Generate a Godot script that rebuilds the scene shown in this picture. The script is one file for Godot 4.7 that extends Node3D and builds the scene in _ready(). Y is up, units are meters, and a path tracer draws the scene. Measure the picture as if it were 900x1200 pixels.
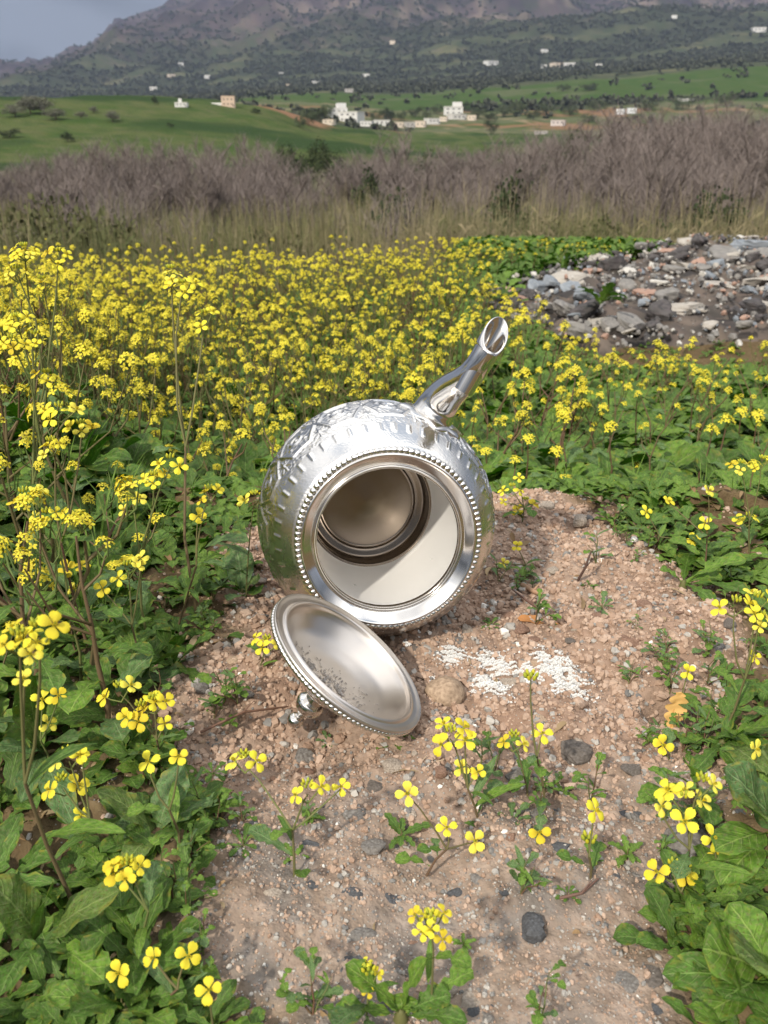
extends Node3D

# ---------------------------------------------------------------- mesh helper
class Geo:
	var v := PackedVector3Array()
	var uv := PackedVector2Array()
	var c := PackedColorArray()
	var idx := PackedInt32Array()
	func put(p: Vector3, t := Vector2.ZERO, col := Color.WHITE) -> int:
		v.append(p); uv.append(t); c.append(col)
		return v.size() - 1
	func tri(a: int, b: int, d: int) -> void:
		idx.append(a); idx.append(b); idx.append(d)
	func quad(a: int, b: int, d: int, e: int) -> void:
		tri(a, b, d); tri(a, d, e)
	# rows of points joined into a sheet; wrap closes each row into a ring
	func sheet(first: int, rows: int, cols: int, wrap := false) -> void:
		for r in rows - 1:
			for k in (cols if wrap else cols - 1):
				var k2 := (k + 1) % cols
				quad(first + r * cols + k, first + r * cols + k2, first + (r + 1) * cols + k2, first + (r + 1) * cols + k)
	func tube(pts: Array, rad: Array, sides := 5, col := Color.WHITE, cap := true) -> void:
		var first := v.size()
		var n := pts.size()
		var side := Vector3.ZERO
		for k in n:
			var a: Vector3 = pts[maxi(k - 1, 0)]
			var b: Vector3 = pts[mini(k + 1, n - 1)]
			var dir := (b - a).normalized()
			if side == Vector3.ZERO:
				side = dir.cross(Vector3(0.31, 0.2, 0.93)).normalized()
			side = (side - dir * side.dot(dir)).normalized()
			var up := side.cross(dir)
			for s in sides:
				var an := TAU * s / sides
				var p: Vector3 = pts[k]
				put(p + (side * cos(an) + up * sin(an)) * float(rad[k]), Vector2(float(s) / sides, float(k) / n), col)
		sheet(first, n, sides, true)
		if cap:
			var t := put(pts[n - 1], Vector2(0.5, 1), col)
			var base := first + (n - 1) * sides
			for s in sides:
				tri(base + s, base + (s + 1) % sides, t)
	func lathe(prof: Array, segs: int, col := Color.WHITE) -> void:
		var first := v.size()
		for k in prof.size():
			var p: Vector2 = prof[k]
			for s in segs:
				var an := TAU * s / segs
				put(Vector3(p.x * cos(an), p.y, p.x * sin(an)), Vector2(float(s) / segs, float(k) / prof.size()), col)
		sheet(first, prof.size(), segs, true)
	func box(mid: Vector3, size: Vector3, yaw := 0.0, col := Color.WHITE) -> void:
		var b := Basis(Vector3.UP, yaw)
		var h := size * 0.5
		for f in 6:
			var ax := f / 2
			var sg := 1.0 if f % 2 == 0 else -1.0
			var nrm := Vector3.ZERO
			nrm[ax] = sg
			var u := Vector3.ZERO
			u[(ax + 1) % 3] = 1.0
			var w := nrm.cross(u)
			var q := []
			for e in [[-1, -1], [-1, 1], [1, 1], [1, -1]]:
				var p: Vector3 = (nrm + u * float(e[0]) + w * float(e[1])) * h
				q.append(put(mid + b * p, Vector2((float(e[0]) + 1) / 2, (float(e[1]) + 1) / 2), col))
			quad(q[0], q[1], q[2], q[3])
	func join(g: Geo, x: Transform3D, tint := Color.WHITE) -> void:
		var first := v.size()
		for k in g.v.size():
			v.append(x * g.v[k]); uv.append(g.uv[k]); c.append(g.c[k] * tint)
		for i in g.idx:
			idx.append(i + first)
	# every face with its own corners, so that edges stay sharp
	func facets() -> Geo:
		var g := Geo.new()
		for i in idx:
			g.idx.append(g.put(v[i], uv[i], c[i]))
		return g
	func normals() -> PackedVector3Array:
		var n := PackedVector3Array()
		n.resize(v.size())
		for t in range(0, idx.size(), 3):
			var a := idx[t]
			var b := idx[t + 1]
			var d := idx[t + 2]
			var f := (v[d] - v[a]).cross(v[b] - v[a])
			n[a] += f; n[b] += f; n[d] += f
		for k in n.size():
			n[k] = n[k].normalized() if n[k].length_squared() > 1e-30 else Vector3.UP
		return n
	func onto(am: ArrayMesh, m: Material) -> ArrayMesh:
		if idx.is_empty():
			return am
		var arr := []
		arr.resize(Mesh.ARRAY_MAX)
		arr[Mesh.ARRAY_VERTEX] = v
		arr[Mesh.ARRAY_NORMAL] = normals()
		arr[Mesh.ARRAY_TEX_UV] = uv
		arr[Mesh.ARRAY_COLOR] = c
		arr[Mesh.ARRAY_INDEX] = idx
		am.add_surface_from_arrays(Mesh.PRIMITIVE_TRIANGLES, arr)
		am.surface_set_material(am.get_surface_count() - 1, m)
		return am
	func mesh(m: Material) -> ArrayMesh:
		return onto(ArrayMesh.new(), m)

# ---------------------------------------------------------------- constants
const FOCAL := 1039.23          # pixels of a 1200 high picture at 60 degrees
const PITCH := 0.40841          # 23.4 degrees down
const EYE := Vector3(0, 0.325, 0)
var rng := RandomNumberGenerator.new()
var rough: FastNoiseLite
var lump: FastNoiseLite
var grit: FastNoiseLite
var wide: FastNoiseLite
var crag: FastNoiseLite
var M := {}
var taken := {}

func _ready() -> void:
	rng.seed = 20240
	camera_sky_sun()
	noises()
	materials()
	ground()
	far_land()
	far_vegetation()
	village()
	reeds_and_thicket()
	rubble_heap()
	dirt_details()
	flower_field()
	teapot()
	teapot_lid()
	broad_leaf_plants()
	front_flowers()

func camera_sky_sun() -> void:
	var cam := Camera3D.new()
	cam.name = "camera"
	cam.near = 0.02
	cam.far = 30000.0
	var at := CameraAttributesPhysical.new()
	at.frustum_focal_length = 30.31
	at.exposure_aperture = 20.0
	at.frustum_focus_distance = 0.56
	at.frustum_near = 0.02
	at.frustum_far = 30000.0
	cam.attributes = at
	cam.fov = 60.0
	cam.position = EYE
	cam.rotation.x = -PITCH
	add_child(cam)
	var e := Environment.new()
	e.background_mode = Environment.BG_SKY
	e.sky = Sky.new()
	e.sky.sky_material = cloudy_sky()
	e.tonemap_mode = Environment.TONE_MAPPER_LINEAR
	e.tonemap_exposure = 1.12
	e.fog_enabled = true
	e.fog_density = 0.00009
	e.fog_light_color = Color(0.70, 0.765, 0.90)
	e.sdfgi_enabled = true
	e.ssao_enabled = true
	e.ssil_enabled = true
	var we := WorldEnvironment.new()
	we.name = "environment"
	we.environment = e
	add_child(we)
	var sun := DirectionalLight3D.new()
	sun.name = "sun"
	sun.light_energy = 1.25
	sun.light_angular_distance = 2.0
	sun.light_color = Color(1.0, 0.965, 0.905)
	sun.shadow_enabled = true
	add_child(sun)
	sun.look_at_from_position(Vector3(-0.41, 0.63, 0.66), Vector3.ZERO)

func cloudy_sky() -> Material:
	var w := 1024
	var h := 512
	var a := FastNoiseLite.new()
	a.noise_type = FastNoiseLite.TYPE_SIMPLEX_SMOOTH
	a.seed = 5
	a.frequency = 0.9
	a.fractal_octaves = 6
	a.fractal_gain = 0.52
	var b := FastNoiseLite.new()
	b.seed = 11
	b.frequency = 0.45
	b.fractal_octaves = 4
	var im := Image.create(w, h, false, Image.FORMAT_RGBF)
	for y in h:
		var el := PI * (0.5 - (y + 0.5) / h)
		var up := sin(el)
		for x in w:
			if el < -0.02:
				im.set_pixel(x, y, Color(0.17, 0.18, 0.16))
				continue
			var az := TAU * (x + 0.5) / w
			# a flat cloud deck overhead, its far parts seen edge on
			var s := 1.0 / (maxf(up, 0.0) + 0.22)
			var p := Vector3(cos(az) * cos(el) * s, 0.0, sin(az) * cos(el) * s) * 1.6
			var n := a.get_noise_3d(p.x, up * 2.0, p.z)
			var m := b.get_noise_3d(p.x, 3.0, p.z)
			var cover := smoothstep(-0.42, 0.02, n + 0.3 * (1.0 - up) + 0.5 * smoothstep(0.42, 0.03, up))
			var blue := Color(0.36, 0.47, 0.66).lerp(Color(0.42, 0.50, 0.62), pow(1.0 - up, 3.0))
			var thick := clampf(0.5 + 1.25 * m + 0.55 * n, 0.0, 1.0)
			var body := Color(1.9, 1.9, 1.88).lerp(Color(0.86, 0.88, 0.92), thick)
			var low := smoothstep(0.62, 0.26, up)   # the under sides of the far clouds: slate grey
			body = body.lerp(Color(0.10, 0.112, 0.132) * (2.3 - 1.8 * thick), low)
			im.set_pixel(x, y, blue.lerp(body, cover))
	var sm := PanoramaSkyMaterial.new()
	sm.panorama = ImageTexture.create_from_image(im)
	return sm

func noises() -> void:
	rough = FastNoiseLite.new(); rough.seed = 3; rough.frequency = 9.0; rough.fractal_octaves = 4
	lump = FastNoiseLite.new(); lump.noise_type = FastNoiseLite.TYPE_CELLULAR; lump.seed = 8; lump.frequency = 85.0; lump.cellular_return_type = FastNoiseLite.RETURN_DISTANCE
	lump.fractal_octaves = 2
	grit = FastNoiseLite.new(); grit.seed = 21; grit.frequency = 120.0; grit.fractal_octaves = 3
	wide = FastNoiseLite.new(); wide.seed = 31; wide.frequency = 0.35; wide.fractal_octaves = 4
	crag = FastNoiseLite.new(); crag.seed = 40; crag.frequency = 0.0011; crag.fractal_octaves = 7; crag.fractal_type = FastNoiseLite.FRACTAL_RIDGED

# ---------------------------------------------------------------- naming
func numbered(called: String) -> String:
	var k: int = taken.get(called, 0)
	taken[called] = k + 1
	return called if k == 0 else "%s_%03d" % [called, k]
func tag(o: Node, label: String, category := "", group := "", kind := "") -> Node:
	if label: o.set_meta("label", label)
	if category: o.set_meta("category", category)
	if group: o.set_meta("group", group)
	if kind: o.set_meta("kind", kind)
	return o
func thing(called: String, at: Vector3, label: String, category: String, group := "") -> Node3D:
	var o := Node3D.new()
	o.name = numbered(called)
	o.position = at
	add_child(o)
	tag(o, label, category, group)
	return o
func part(called: String, me: Mesh, up: Node, x := Transform3D.IDENTITY) -> MeshInstance3D:
	var o := MeshInstance3D.new()
	o.name = called if up != self else numbered(called)
	o.mesh = me
	o.transform = x
	up.add_child(o, true)
	return o
func scatter(called: String, me: Mesh, xs: Array, cols: Array, up: Node) -> MultiMeshInstance3D:
	var mm := MultiMesh.new()
	mm.transform_format = MultiMesh.TRANSFORM_3D
	mm.use_colors = cols.size() > 0
	mm.mesh = me
	mm.instance_count = xs.size()
	for k in xs.size():
		mm.set_instance_transform(k, xs[k])
		if cols.size() > 0:
			mm.set_instance_color(k, cols[k])
	var o := MultiMeshInstance3D.new()
	o.name = called if up != self else numbered(called)
	o.multimesh = mm
	up.add_child(o, true)
	return o
func copy(o: Node3D, called: String) -> Node3D:
	var r: Node3D = o.duplicate()
	r.name = numbered(called)
	add_child(r)
	return r
func stuff_root(called: String, label: String, category: String) -> Node3D:
	var o := Node3D.new()
	o.name = numbered(called)
	add_child(o)
	tag(o, label, category, "", "stuff")
	return o

# ---------------------------------------------------------------- places
func sight(px: float, py: float) -> Vector3:
	var u := (px - 450.0) / FOCAL
	var w := (600.0 - py) / FOCAL
	return Vector3(u, w * cos(PITCH) - sin(PITCH), -(cos(PITCH) + w * sin(PITCH)))
func on_ground(px: float, py: float, lift := 0.0) -> Vector3:
	var s := sight(px, py)
	var t := 0.15
	while t < 12.0:
		var p := EYE + s * t
		if p.y < land(p.x, -p.z):
			break
		t += 0.002 + t * 0.002
	var r := EYE + s * t
	r.y = land(r.x, -r.z) + lift
	return r
func at_depth(px: float, py: float, d: float) -> Vector3:
	var s := sight(px, py)
	return EYE + s * (d / -s.z)

func curve(x: float, pts: Array) -> float:
	if x <= pts[0][0]: return pts[0][1]
	for k in range(1, pts.size()):
		if x < pts[k][0]:
			var t: float = (x - pts[k - 1][0]) / (pts[k][0] - pts[k - 1][0])
			return lerpf(pts[k - 1][1], pts[k][1], t * t * (3.0 - 2.0 * t))
	return pts[-1][1]
func line(x: float, pts: Array) -> float:
	if x <= pts[0][0]: return pts[0][1]
	for k in range(1, pts.size()):
		if x < pts[k][0]:
			return lerpf(pts[k - 1][1], pts[k][1], (x - pts[k - 1][0]) / (pts[k][0] - pts[k - 1][0]))
	return pts[-1][1]

const LEFT := [[0.15, -0.055], [0.24, -0.060], [0.28, -0.072], [0.39, -0.11], [0.50, -0.14], [0.58, -0.145], [0.66, -0.125], [0.76, -0.09], [0.84, 0.0]]
const RIGHT := [[0.15, 0.10], [0.28, 0.13], [0.45, 0.215], [0.6, 0.26], [0.7, 0.235], [0.8, 0.16], [0.86, 0.08]]
# how bare the soil is: 1 on the bare mound, 0 under the plants
func bare(x: float, d: float) -> float:
	var wob := rough.get_noise_2d(x * 0.7, d * 0.7) * 0.05
	var in_x := minf(x - line(d, LEFT), line(d, RIGHT) - x) + wob
	var in_d := 0.84 - d + wob
	return smoothstep(-0.015, 0.025, minf(in_x, in_d))
func field_end(x: float) -> float:
	return curve(x, [[-0.4, 3.1], [0.1, 3.5], [0.7, 6.6], [2.2, 6.3]])
const FAR_FALL := [[0, 0], [4, -0.9], [14, -3.6], [30, -4.7], [60, -5.6], [130, -5.0]]
func land(x: float, d: float) -> float:
	var y := curve(d, [[0.78, 0.0], [1.05, -0.15], [1.45, -0.29], [2.1, -0.385], [3.0, -0.42]])
	if d < 0.78:
		y = -0.035 * smoothstep(0.14, 0.5, absf(x - 0.04)) - 0.05 * smoothstep(0.35, 1.5, absf(x))
	y -= 0.3 * smoothstep(0.0, 3.0, -d)
	if d < 0.7:
		y -= 0.013 * exp(-(Vector2(x + 0.05, d - 0.42).length_squared()) / 0.0009)
		y += 0.007 * exp(-(Vector2(x - 0.022, d - 0.43).length_squared()) / 0.0009)
		y -= 0.036 * exp(-pow(Vector2(x - 0.181, d - 0.452).length() / 0.018, 4))   # a small burrow
	var over := d - field_end(x)
	if over > 0.0:
		y += line(over, FAR_FALL) + 0.25 * wide.get_noise_2d(x, d) * smoothstep(0, 6, over)
	elif d > 1.0:
		y += 0.05 * wide.get_noise_2d(x * 4.0, d * 4.0)
	return y
# the crumbs of the bare soil, on top of land()
func crumbs(x: float, d: float, b: float) -> float:
	var r := rough.get_noise_2d(x, d) * 0.015
	if b <= 0.0 and d < 1.2:
		return r + grit.get_noise_2d(x, d) * 0.003
	var loose := smoothstep(0.30, 0.46, d)      # trodden flat near the viewer, loose round the pot
	var l := (lump.get_noise_2d(x, d) + 0.55) * -0.0052
	return (r + l * (0.25 + 0.75 * loose)) * lerpf(0.6, 1.0, loose) + grit.get_noise_2d(x, d) * (0.0011 + 0.0012 * loose)
func soil(x: float, d: float) -> float:
	return land(x, d) + crumbs(x, d, bare(x, d)) * (1.0 - smoothstep(1.0, 2.5, d))

# ---------------------------------------------------------------- materials
func flat(col: Color, r := 0.9, spec := 0.3) -> StandardMaterial3D:
	var m := StandardMaterial3D.new()
	m.albedo_color = col
	m.roughness = r
	m.metallic_specular = spec
	return m
func lin(r: float, g: float, b: float) -> Color:
	return Color(r, g, b).linear_to_srgb()
func tinted(r := 0.95, spec := 0.25) -> StandardMaterial3D:
	var m := flat(Color.WHITE, r, spec)
	m.vertex_color_use_as_albedo = true
	return m
func noise_tex(freq: float, oct: int, sd: int, lo: Color, hi: Color, mid = null, size := 512) -> NoiseTexture2D:
	var n := FastNoiseLite.new()
	n.seed = sd
	n.frequency = freq
	n.fractal_octaves = oct
	var g := Gradient.new()
	g.set_color(0, lo)
	g.set_color(1, hi)
	if mid != null:
		g.add_point(0.5, mid)
	var t := NoiseTexture2D.new()
	t.width = size
	t.height = size
	t.seamless = true
	t.noise = n
	t.color_ramp = g
	return t
func leaf_picture(dark: Color, light: Color, vein: Color, sd := 77, holes := false) -> Array:
	var w := 128
	var h := 256
	var im := Image.create(w, h, false, Image.FORMAT_RGBA8)
	var hm := Image.create(w, h, false, Image.FORMAT_RGB8)
	var n := FastNoiseLite.new()
	n.seed = sd
	n.frequency = 0.03
	n.fractal_octaves = 4
	for y in h:
		for x in w:
			var u := absf((x + 0.5) / w - 0.5) * 2.0
			var t := (y + 0.5) / h
			var mid := smoothstep(0.07, 0.015, u)
			var k := (t - u * 0.22) * 9.0
			var f := absf(k - roundf(k))
			var side := smoothstep(0.10, 0.02, f) * smoothstep(1.0, 0.3, u)
			var blot := n.get_noise_2d(x, y)
			var col := dark.lerp(light, clampf(0.5 + blot * 1.1, 0, 1))
			col = col.lerp(vein, maxf(mid * 0.75, side * 0.38))
			if n.get_noise_2d(x * 3.1 + 400, y * 3.1) > 0.43:
				col = col.lerp(Color(0.34, 0.27, 0.12), 0.6)
			# dust, yellowing rims and insect holes
			col = col.lerp(Color(0.52, 0.50, 0.40), 0.34 * smoothstep(0.05, 0.4, n.get_noise_2d(x * 1.7 + 900, y * 1.7)))
			col = col.lerp(Color(0.58, 0.52, 0.18), 0.6 * smoothstep(0.15, 0.45, n.get_noise_2d(x * 0.6 - 300, y * 0.6)) * smoothstep(0.4, 1.0, u))
			var bite := n.get_noise_2d(x * 4.0 + 70, y * 4.0 + 500)
			col.a = 0.0 if holes and bite > 0.47 and u > 0.12 else 1.0
			if holes and bite > 0.40 and bite <= 0.47: col = col.lerp(Color(0.40, 0.30, 0.14), 0.7)
			im.set_pixel(x, y, col)
			var hh := clampf(0.55 - 0.4 * maxf(mid, side * 0.8) + 0.25 * blot + 0.1 * sin(f * 6.0), 0, 1)
			hm.set_pixel(x, y, Color(hh, hh, hh))
	hm.bump_map_to_normal_map(6.0)
	return [ImageTexture.create_from_image(im), ImageTexture.create_from_image(hm)]

func materials() -> void:
	# soil: the vertex colours carry soil / litter, the texture its grain
	var m := tinted(1.0, 0.15)
	m.albedo_texture = noise_tex(0.02, 5, 4, Color(0.66, 0.64, 0.62), Color(1, 1, 1))
	m.uv1_triplanar = true
	m.uv1_world_triplanar = true
	m.uv1_scale = Vector3(7, 7, 7)
	m.normal_enabled = true
	var nt := noise_tex(0.09, 4, 9, Color.BLACK, Color.WHITE)
	nt.color_ramp = null
	nt.as_normal_map = true
	nt.bump_strength = 5.0
	m.normal_texture = nt
	m.normal_scale = 0.7
	M.soil = m
	M.crumb = tinted(1.0, 0.15)
	m = tinted(1.0, 0.1)
	m.albedo_texture = noise_tex(0.03, 5, 14, Color(0.6, 0.6, 0.6), Color(1, 1, 1))
	m.uv1_triplanar = true
	m.uv1_world_triplanar = true
	m.uv1_scale = Vector3(0.11, 0.11, 0.11)
	M.hill = m
	# stones
	var st := [[0.52, 0.39, 0.28], [0.25, 0.235, 0.22], [0.115, 0.12, 0.13], [0.30, 0.19, 0.14], [0.44, 0.38, 0.32], [0.17, 0.15, 0.135]]
	M.stone = []
	for s in st:
		m = flat(lin(s[0], s[1], s[2]), 0.85, 0.3)
		m.albedo_texture = noise_tex(0.02, 5, 50 + M.stone.size(), Color(0.62, 0.6, 0.58), Color(1, 1, 1), null, 256)
		m.uv1_triplanar = true
		m.uv1_scale = Vector3(0.9, 0.9, 0.9)
		M.stone.append(m)
	# metal
	m = StandardMaterial3D.new()
	m.metallic = 1.0
	m.albedo_color = Color(0.90, 0.885, 0.865)
	m.roughness = 0.46
	m.roughness_texture = noise_tex(0.012, 5, 35, Color(0.28, 0.28, 0.28), Color(0.72, 0.72, 0.72), null, 256)
	m.uv1_triplanar = true
	m.uv1_scale = Vector3(11, 11, 11)
	M.steel = m
	m = m.duplicate()
	m.roughness = 0.24
	m.albedo_color = Color(0.90, 0.88, 0.855)
	M.bright = m
	m = m.duplicate()
	m.albedo_color = Color(0.83, 0.80, 0.77)
	m.roughness = 0.5
	m.roughness_texture = noise_tex(0.012, 5, 33, Color(0.42, 0.42, 0.42), Color(0.66, 0.66, 0.66), null, 256)
	m.roughness = 0.62
	m.uv1_triplanar = true
	m.uv1_scale = Vector3(9, 9, 9)
	M.brushed = m
	# leaves
	M.leaf = []
	for s in [[Color(0.25, 0.36, 0.13), Color(0.34, 0.48, 0.18), Color(0.50, 0.60, 0.33)], [Color(0.30, 0.42, 0.14), Color(0.42, 0.55, 0.20), Color(0.56, 0.64, 0.33)], [Color(0.28, 0.39, 0.22), Color(0.38, 0.50, 0.29), Color(0.52, 0.60, 0.42)], [Color(0.31, 0.40, 0.18), Color(0.42, 0.51, 0.25), Color(0.55, 0.61, 0.37)]]:
		var k: int = M.leaf.size()
		var pic := leaf_picture(s[0], s[1], s[2], 77 + k * 13, k >= 2)
		m = flat(Color.WHITE, 0.58, 0.36)
		if k >= 2:
			m.transparency = BaseMaterial3D.TRANSPARENCY_ALPHA_SCISSOR
			m.alpha_scissor_threshold = 0.5
		m.albedo_texture = pic[0]
		m.normal_enabled = true
		m.normal_texture = pic[1]
		m.normal_scale = 0.55
		m.vertex_color_use_as_albedo = true
		m.backlight_enabled = true
		m.backlight = Color(0.42, 0.66, 0.16)
		M.leaf.append(m)
	m = flat(lin(0.86, 0.80, 0.06), 0.6, 0.3)
	m.vertex_color_use_as_albedo = true
	m.backlight_enabled = true
	m.backlight = Color(0.80, 0.72, 0.1)
	M.petal = m
	M.petals = [M.petal]
	for s in [[0.80, 0.70, 0.05], [0.86, 0.80, 0.10], [0.74, 0.60, 0.04]]:
		m = M.petal.duplicate()
		m.albedo_color = lin(s[0], s[1], s[2])
		M.petals.append(m)
	m = tinted(0.6, 0.35)
	m.backlight_enabled = true
	m.backlight = Color(0.3, 0.4, 0.12)
	M.stem = m
	m = M.brushed.duplicate()
	m.albedo_color = Color(0.52, 0.475, 0.43)
	m.roughness = 0.36
	M.base = m
	m = StandardMaterial3D.new()
	m.metallic = 0.35
	m.albedo_color = Color(0.96, 0.955, 0.945)
	m.roughness = 0.62
	m.roughness_texture = M.brushed.roughness_texture
	m.uv1_triplanar = true
	m.uv1_scale = Vector3(9, 9, 9)
	M.satin = m
	M.salt = flat(lin(0.60, 0.595, 0.58), 0.55, 0.4)
	M.salt.subsurf_scatter_enabled = false
	m = tinted(0.7, 0.3)
	m.backlight_enabled = true
	m.backlight = Color(0.6, 0.45, 0.2)
	M.dry = m
	M.twig = tinted(1.0, 0.1)
	M.white_wall = tinted(0.95, 0.2)
	M.hole = flat(lin(0.03, 0.032, 0.035), 0.4, 0.4)
	M.crown = tinted(0.9, 0.15)
	M.rubble = tinted(0.95, 0.2)

# ---------------------------------------------------------------- ground
func steps(lo: float, hi: float, fine_lo: float, fine_hi: float, step: float, grow: float) -> PackedFloat32Array:
	var a := []
	var x := fine_lo
	var s := step
	while x > lo:
		s *= grow
		x -= s
		a.push_front(x)
	x = fine_lo
	while x < fine_hi:
		a.append(x)
		x += step
	s = step
	while x < hi:
		a.append(x)
		s *= grow
		x += s
	a.append(x)
	return PackedFloat32Array(a)

func ground() -> void:
	var xs := steps(-170.0, 170.0, -0.27, 0.31, 0.0023, 1.11)
	var ds := steps(-60.0, 150.0, 0.2, 0.9, 0.0023, 1.085)
	ds.reverse()
	var g := Geo.new()
	for d in ds:
		for x in xs:
			var b := bare(x, d)
			var y := soil(x, d) if d < 2.5 and d > 0.0 and absf(x) < 2.5 else land(x, d)
			var t := 0.5 + 0.5 * clampf(rough.get_noise_2d(x * 0.8 + 9, d * 0.8) * 1.6, -1, 1)
			var near := smoothstep(0.44, 0.30, d)
			var dirt := Color(0.355, 0.24, 0.178).lerp(Color(0.43, 0.325, 0.255), t)
			dirt = dirt.lerp(Color(0.39, 0.31, 0.25).lerp(Color(0.25, 0.23, 0.21), smoothstep(-0.1, 0.3, rough.get_noise_2d(x * 1.6 - 7, d * 1.6))), near * 0.85)
			var litter := Color(0.15, 0.105, 0.06).lerp(Color(0.20, 0.15, 0.085), t)
			var col := litter.lerp(dirt, b)
			var far := smoothstep(-1.0, 1.0, d - field_end(x))
			col = col.lerp(Color(0.16, 0.145, 0.095).lerp(Color(0.12, 0.125, 0.065), t), far)
			g.put(Vector3(x, y, -d), Vector2(x, d), col)
	g.sheet(0, ds.size(), xs.size())
	var o := part("ground", g.mesh(M.soil), self)
	tag(o, "bare reddish brown soil mound and the field floor around it", "ground", "", "structure")

# ---------------------------------------------------------------- far land
const BASE := [[120, -5.6], [380, -4.2], [470, -0.5], [560, 5.5], [820, 24], [1300, 52], [9000, 60]]
const HILL := [[-420, 6], [-260, 11], [-150, 13.6], [-100, 14.4], [-60, 13.2], [-40, 11.5], [-12, 3.5], [15, 0]]
const RIDGE := [[-4200, 90], [-2600, 150], [-1590, 195], [-1324, 214], [-1218, 250], [-1094, 326], [-953, 410], [-820, 462], [-700, 520], [-350, 610], [0, 660], [390, 650], [900, 600], [1590, 520], [2600, 430], [4200, 300]]
func far_land_y(x: float, d: float) -> float:
	var y := line(d, BASE)
	y += curve(x, HILL) * smoothstep(140, 330, d) * (1.0 - 0.5 * smoothstep(335, 430, d))
	y += clampf(x, -300, 900) * 0.075 * smoothstep(480, 900, d) * (1.0 - smoothstep(1400, 2600, d))
	y += 34.0 * exp(-pow((d - 1750.0) / 190.0, 2)) * smoothstep(-150, 350, x)
	y += wide.get_noise_2d(x * 0.06, d * 0.06) * 1.6 * smoothstep(120, 260, d)
	if d > 1200.0:
		var t := clampf((d - 1300.0) / 2700.0, 0.0, 1.0)
		var r := line(x * 4000.0 / maxf(d, 2500.0), RIDGE)
		var rise := (r - 58.0) * pow(t, 1.3)
		if d > 4000.0:
			rise -= (d - 4000.0) * 0.22
		y += rise
		y += (crag.get_noise_2d(x, d) - 0.1) * 95.0 * smoothstep(0.0, 0.45, t) * (1.0 - 0.8 * smoothstep(0.8, 1.0, t))
		y += wide.get_noise_2d(x * 0.02 + 50, d * 0.02) * 14.0 * smoothstep(0.0, 0.2, t)
	return y
var patch: FastNoiseLite
func wooded(x: float, d: float) -> float:
	if d < 400.0:
		return 0.0
	var n := patch.get_noise_2d(x, d * 1.7)
	if d < 840.0:
		return smoothstep(0.12, 0.3, n) * (1.0 - smoothstep(640, 680, d))
	var band := smoothstep(860, 930, d) * (1.0 - smoothstep(2300, 3000, d) * 0.55)
	return band * smoothstep(-0.30, 0.0, n + 0.12 * smoothstep(1500, 1750, d) * (1.0 - smoothstep(1800, 2200, d)) * smoothstep(0, 300, x))
func land_colour(x: float, d: float) -> Color:
	var n := patch.get_noise_2d(x * 2.0 + 700, d * 3.5)
	var f := wide.get_noise_2d(x * 0.12, d * 0.12)
	var grass := Color(0.075, 0.125, 0.032).lerp(Color(0.125, 0.15, 0.055), clampf(0.5 + f, 0, 1))
	var olive := Color(0.15, 0.165, 0.085)
	var tan := Color(0.33, 0.26, 0.16)
	var earth := Color(0.36, 0.20, 0.12)
	var c := grass
	if d < 850.0:
		var streak := wide.get_noise_2d(x * 0.35, d * 1.1) + 0.6 * wide.get_noise_2d(x * 1.5, d * 2.5)
		grass = grass.lerp(Color(0.16, 0.155, 0.075), clampf(streak * 0.9, 0, 0.6)).lerp(Color(0.045, 0.085, 0.025), clampf(-streak * 0.9, 0, 0.6))
		c = grass
	if d < 430.0:
		c = grass.lerp(Color(0.05, 0.085, 0.03), smoothstep(0.0, 0.3, n))
		var q := Vector2((x + 34.0) / 17.0, (d - 338.0) / 34.0).length() + 0.5 * f
		c = c.lerp(earth, smoothstep(1.1, 0.8, q))
	elif d < 640.0:
		c = olive.lerp(grass, smoothstep(-0.1, 0.15, n)).lerp(tan, smoothstep(0.2, 0.35, f))
		c = c.lerp(earth, smoothstep(0.24, 0.36, n + 0.3 * f) * 0.8)
	elif d < 850.0:
		c = grass.lerp(Color(0.065, 0.125, 0.03), 0.6)
		c = c.lerp(olive, smoothstep(0.15, 0.35, n) * 0.7)
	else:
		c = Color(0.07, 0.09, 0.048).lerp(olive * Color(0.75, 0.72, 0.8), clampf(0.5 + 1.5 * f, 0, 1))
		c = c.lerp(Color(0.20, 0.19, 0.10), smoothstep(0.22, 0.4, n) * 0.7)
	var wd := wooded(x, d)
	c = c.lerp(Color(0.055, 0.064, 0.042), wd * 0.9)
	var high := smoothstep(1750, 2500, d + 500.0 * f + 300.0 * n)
	var rock := Color(0.052, 0.041, 0.046).lerp(Color(0.12, 0.092, 0.09), clampf(0.5 + n * 1.8, 0, 1))  # purple brown rock, darkened in its colour to stand in for cloud shadow
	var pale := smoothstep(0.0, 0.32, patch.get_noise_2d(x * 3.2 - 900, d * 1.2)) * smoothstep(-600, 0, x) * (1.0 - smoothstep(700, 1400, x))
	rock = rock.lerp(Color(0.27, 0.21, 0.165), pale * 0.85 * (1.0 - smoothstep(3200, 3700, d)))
	return c.lerp(rock, high)

func land_sheet(d0: float, d1: float, rows: int, cols: int, wide_deg: float, sink: float) -> Geo:
	var g := Geo.new()
	for r in rows:
		var d := d0 * pow(d1 / d0, 1.0 - float(r) / (rows - 1))
		for k in cols:
			var a := deg_to_rad(lerpf(-wide_deg, wide_deg, float(k) / (cols - 1)))
			var x := d * tan(a)
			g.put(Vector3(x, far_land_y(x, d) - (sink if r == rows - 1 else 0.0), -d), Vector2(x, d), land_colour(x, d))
	g.sheet(0, rows, cols)
	return g

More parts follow.
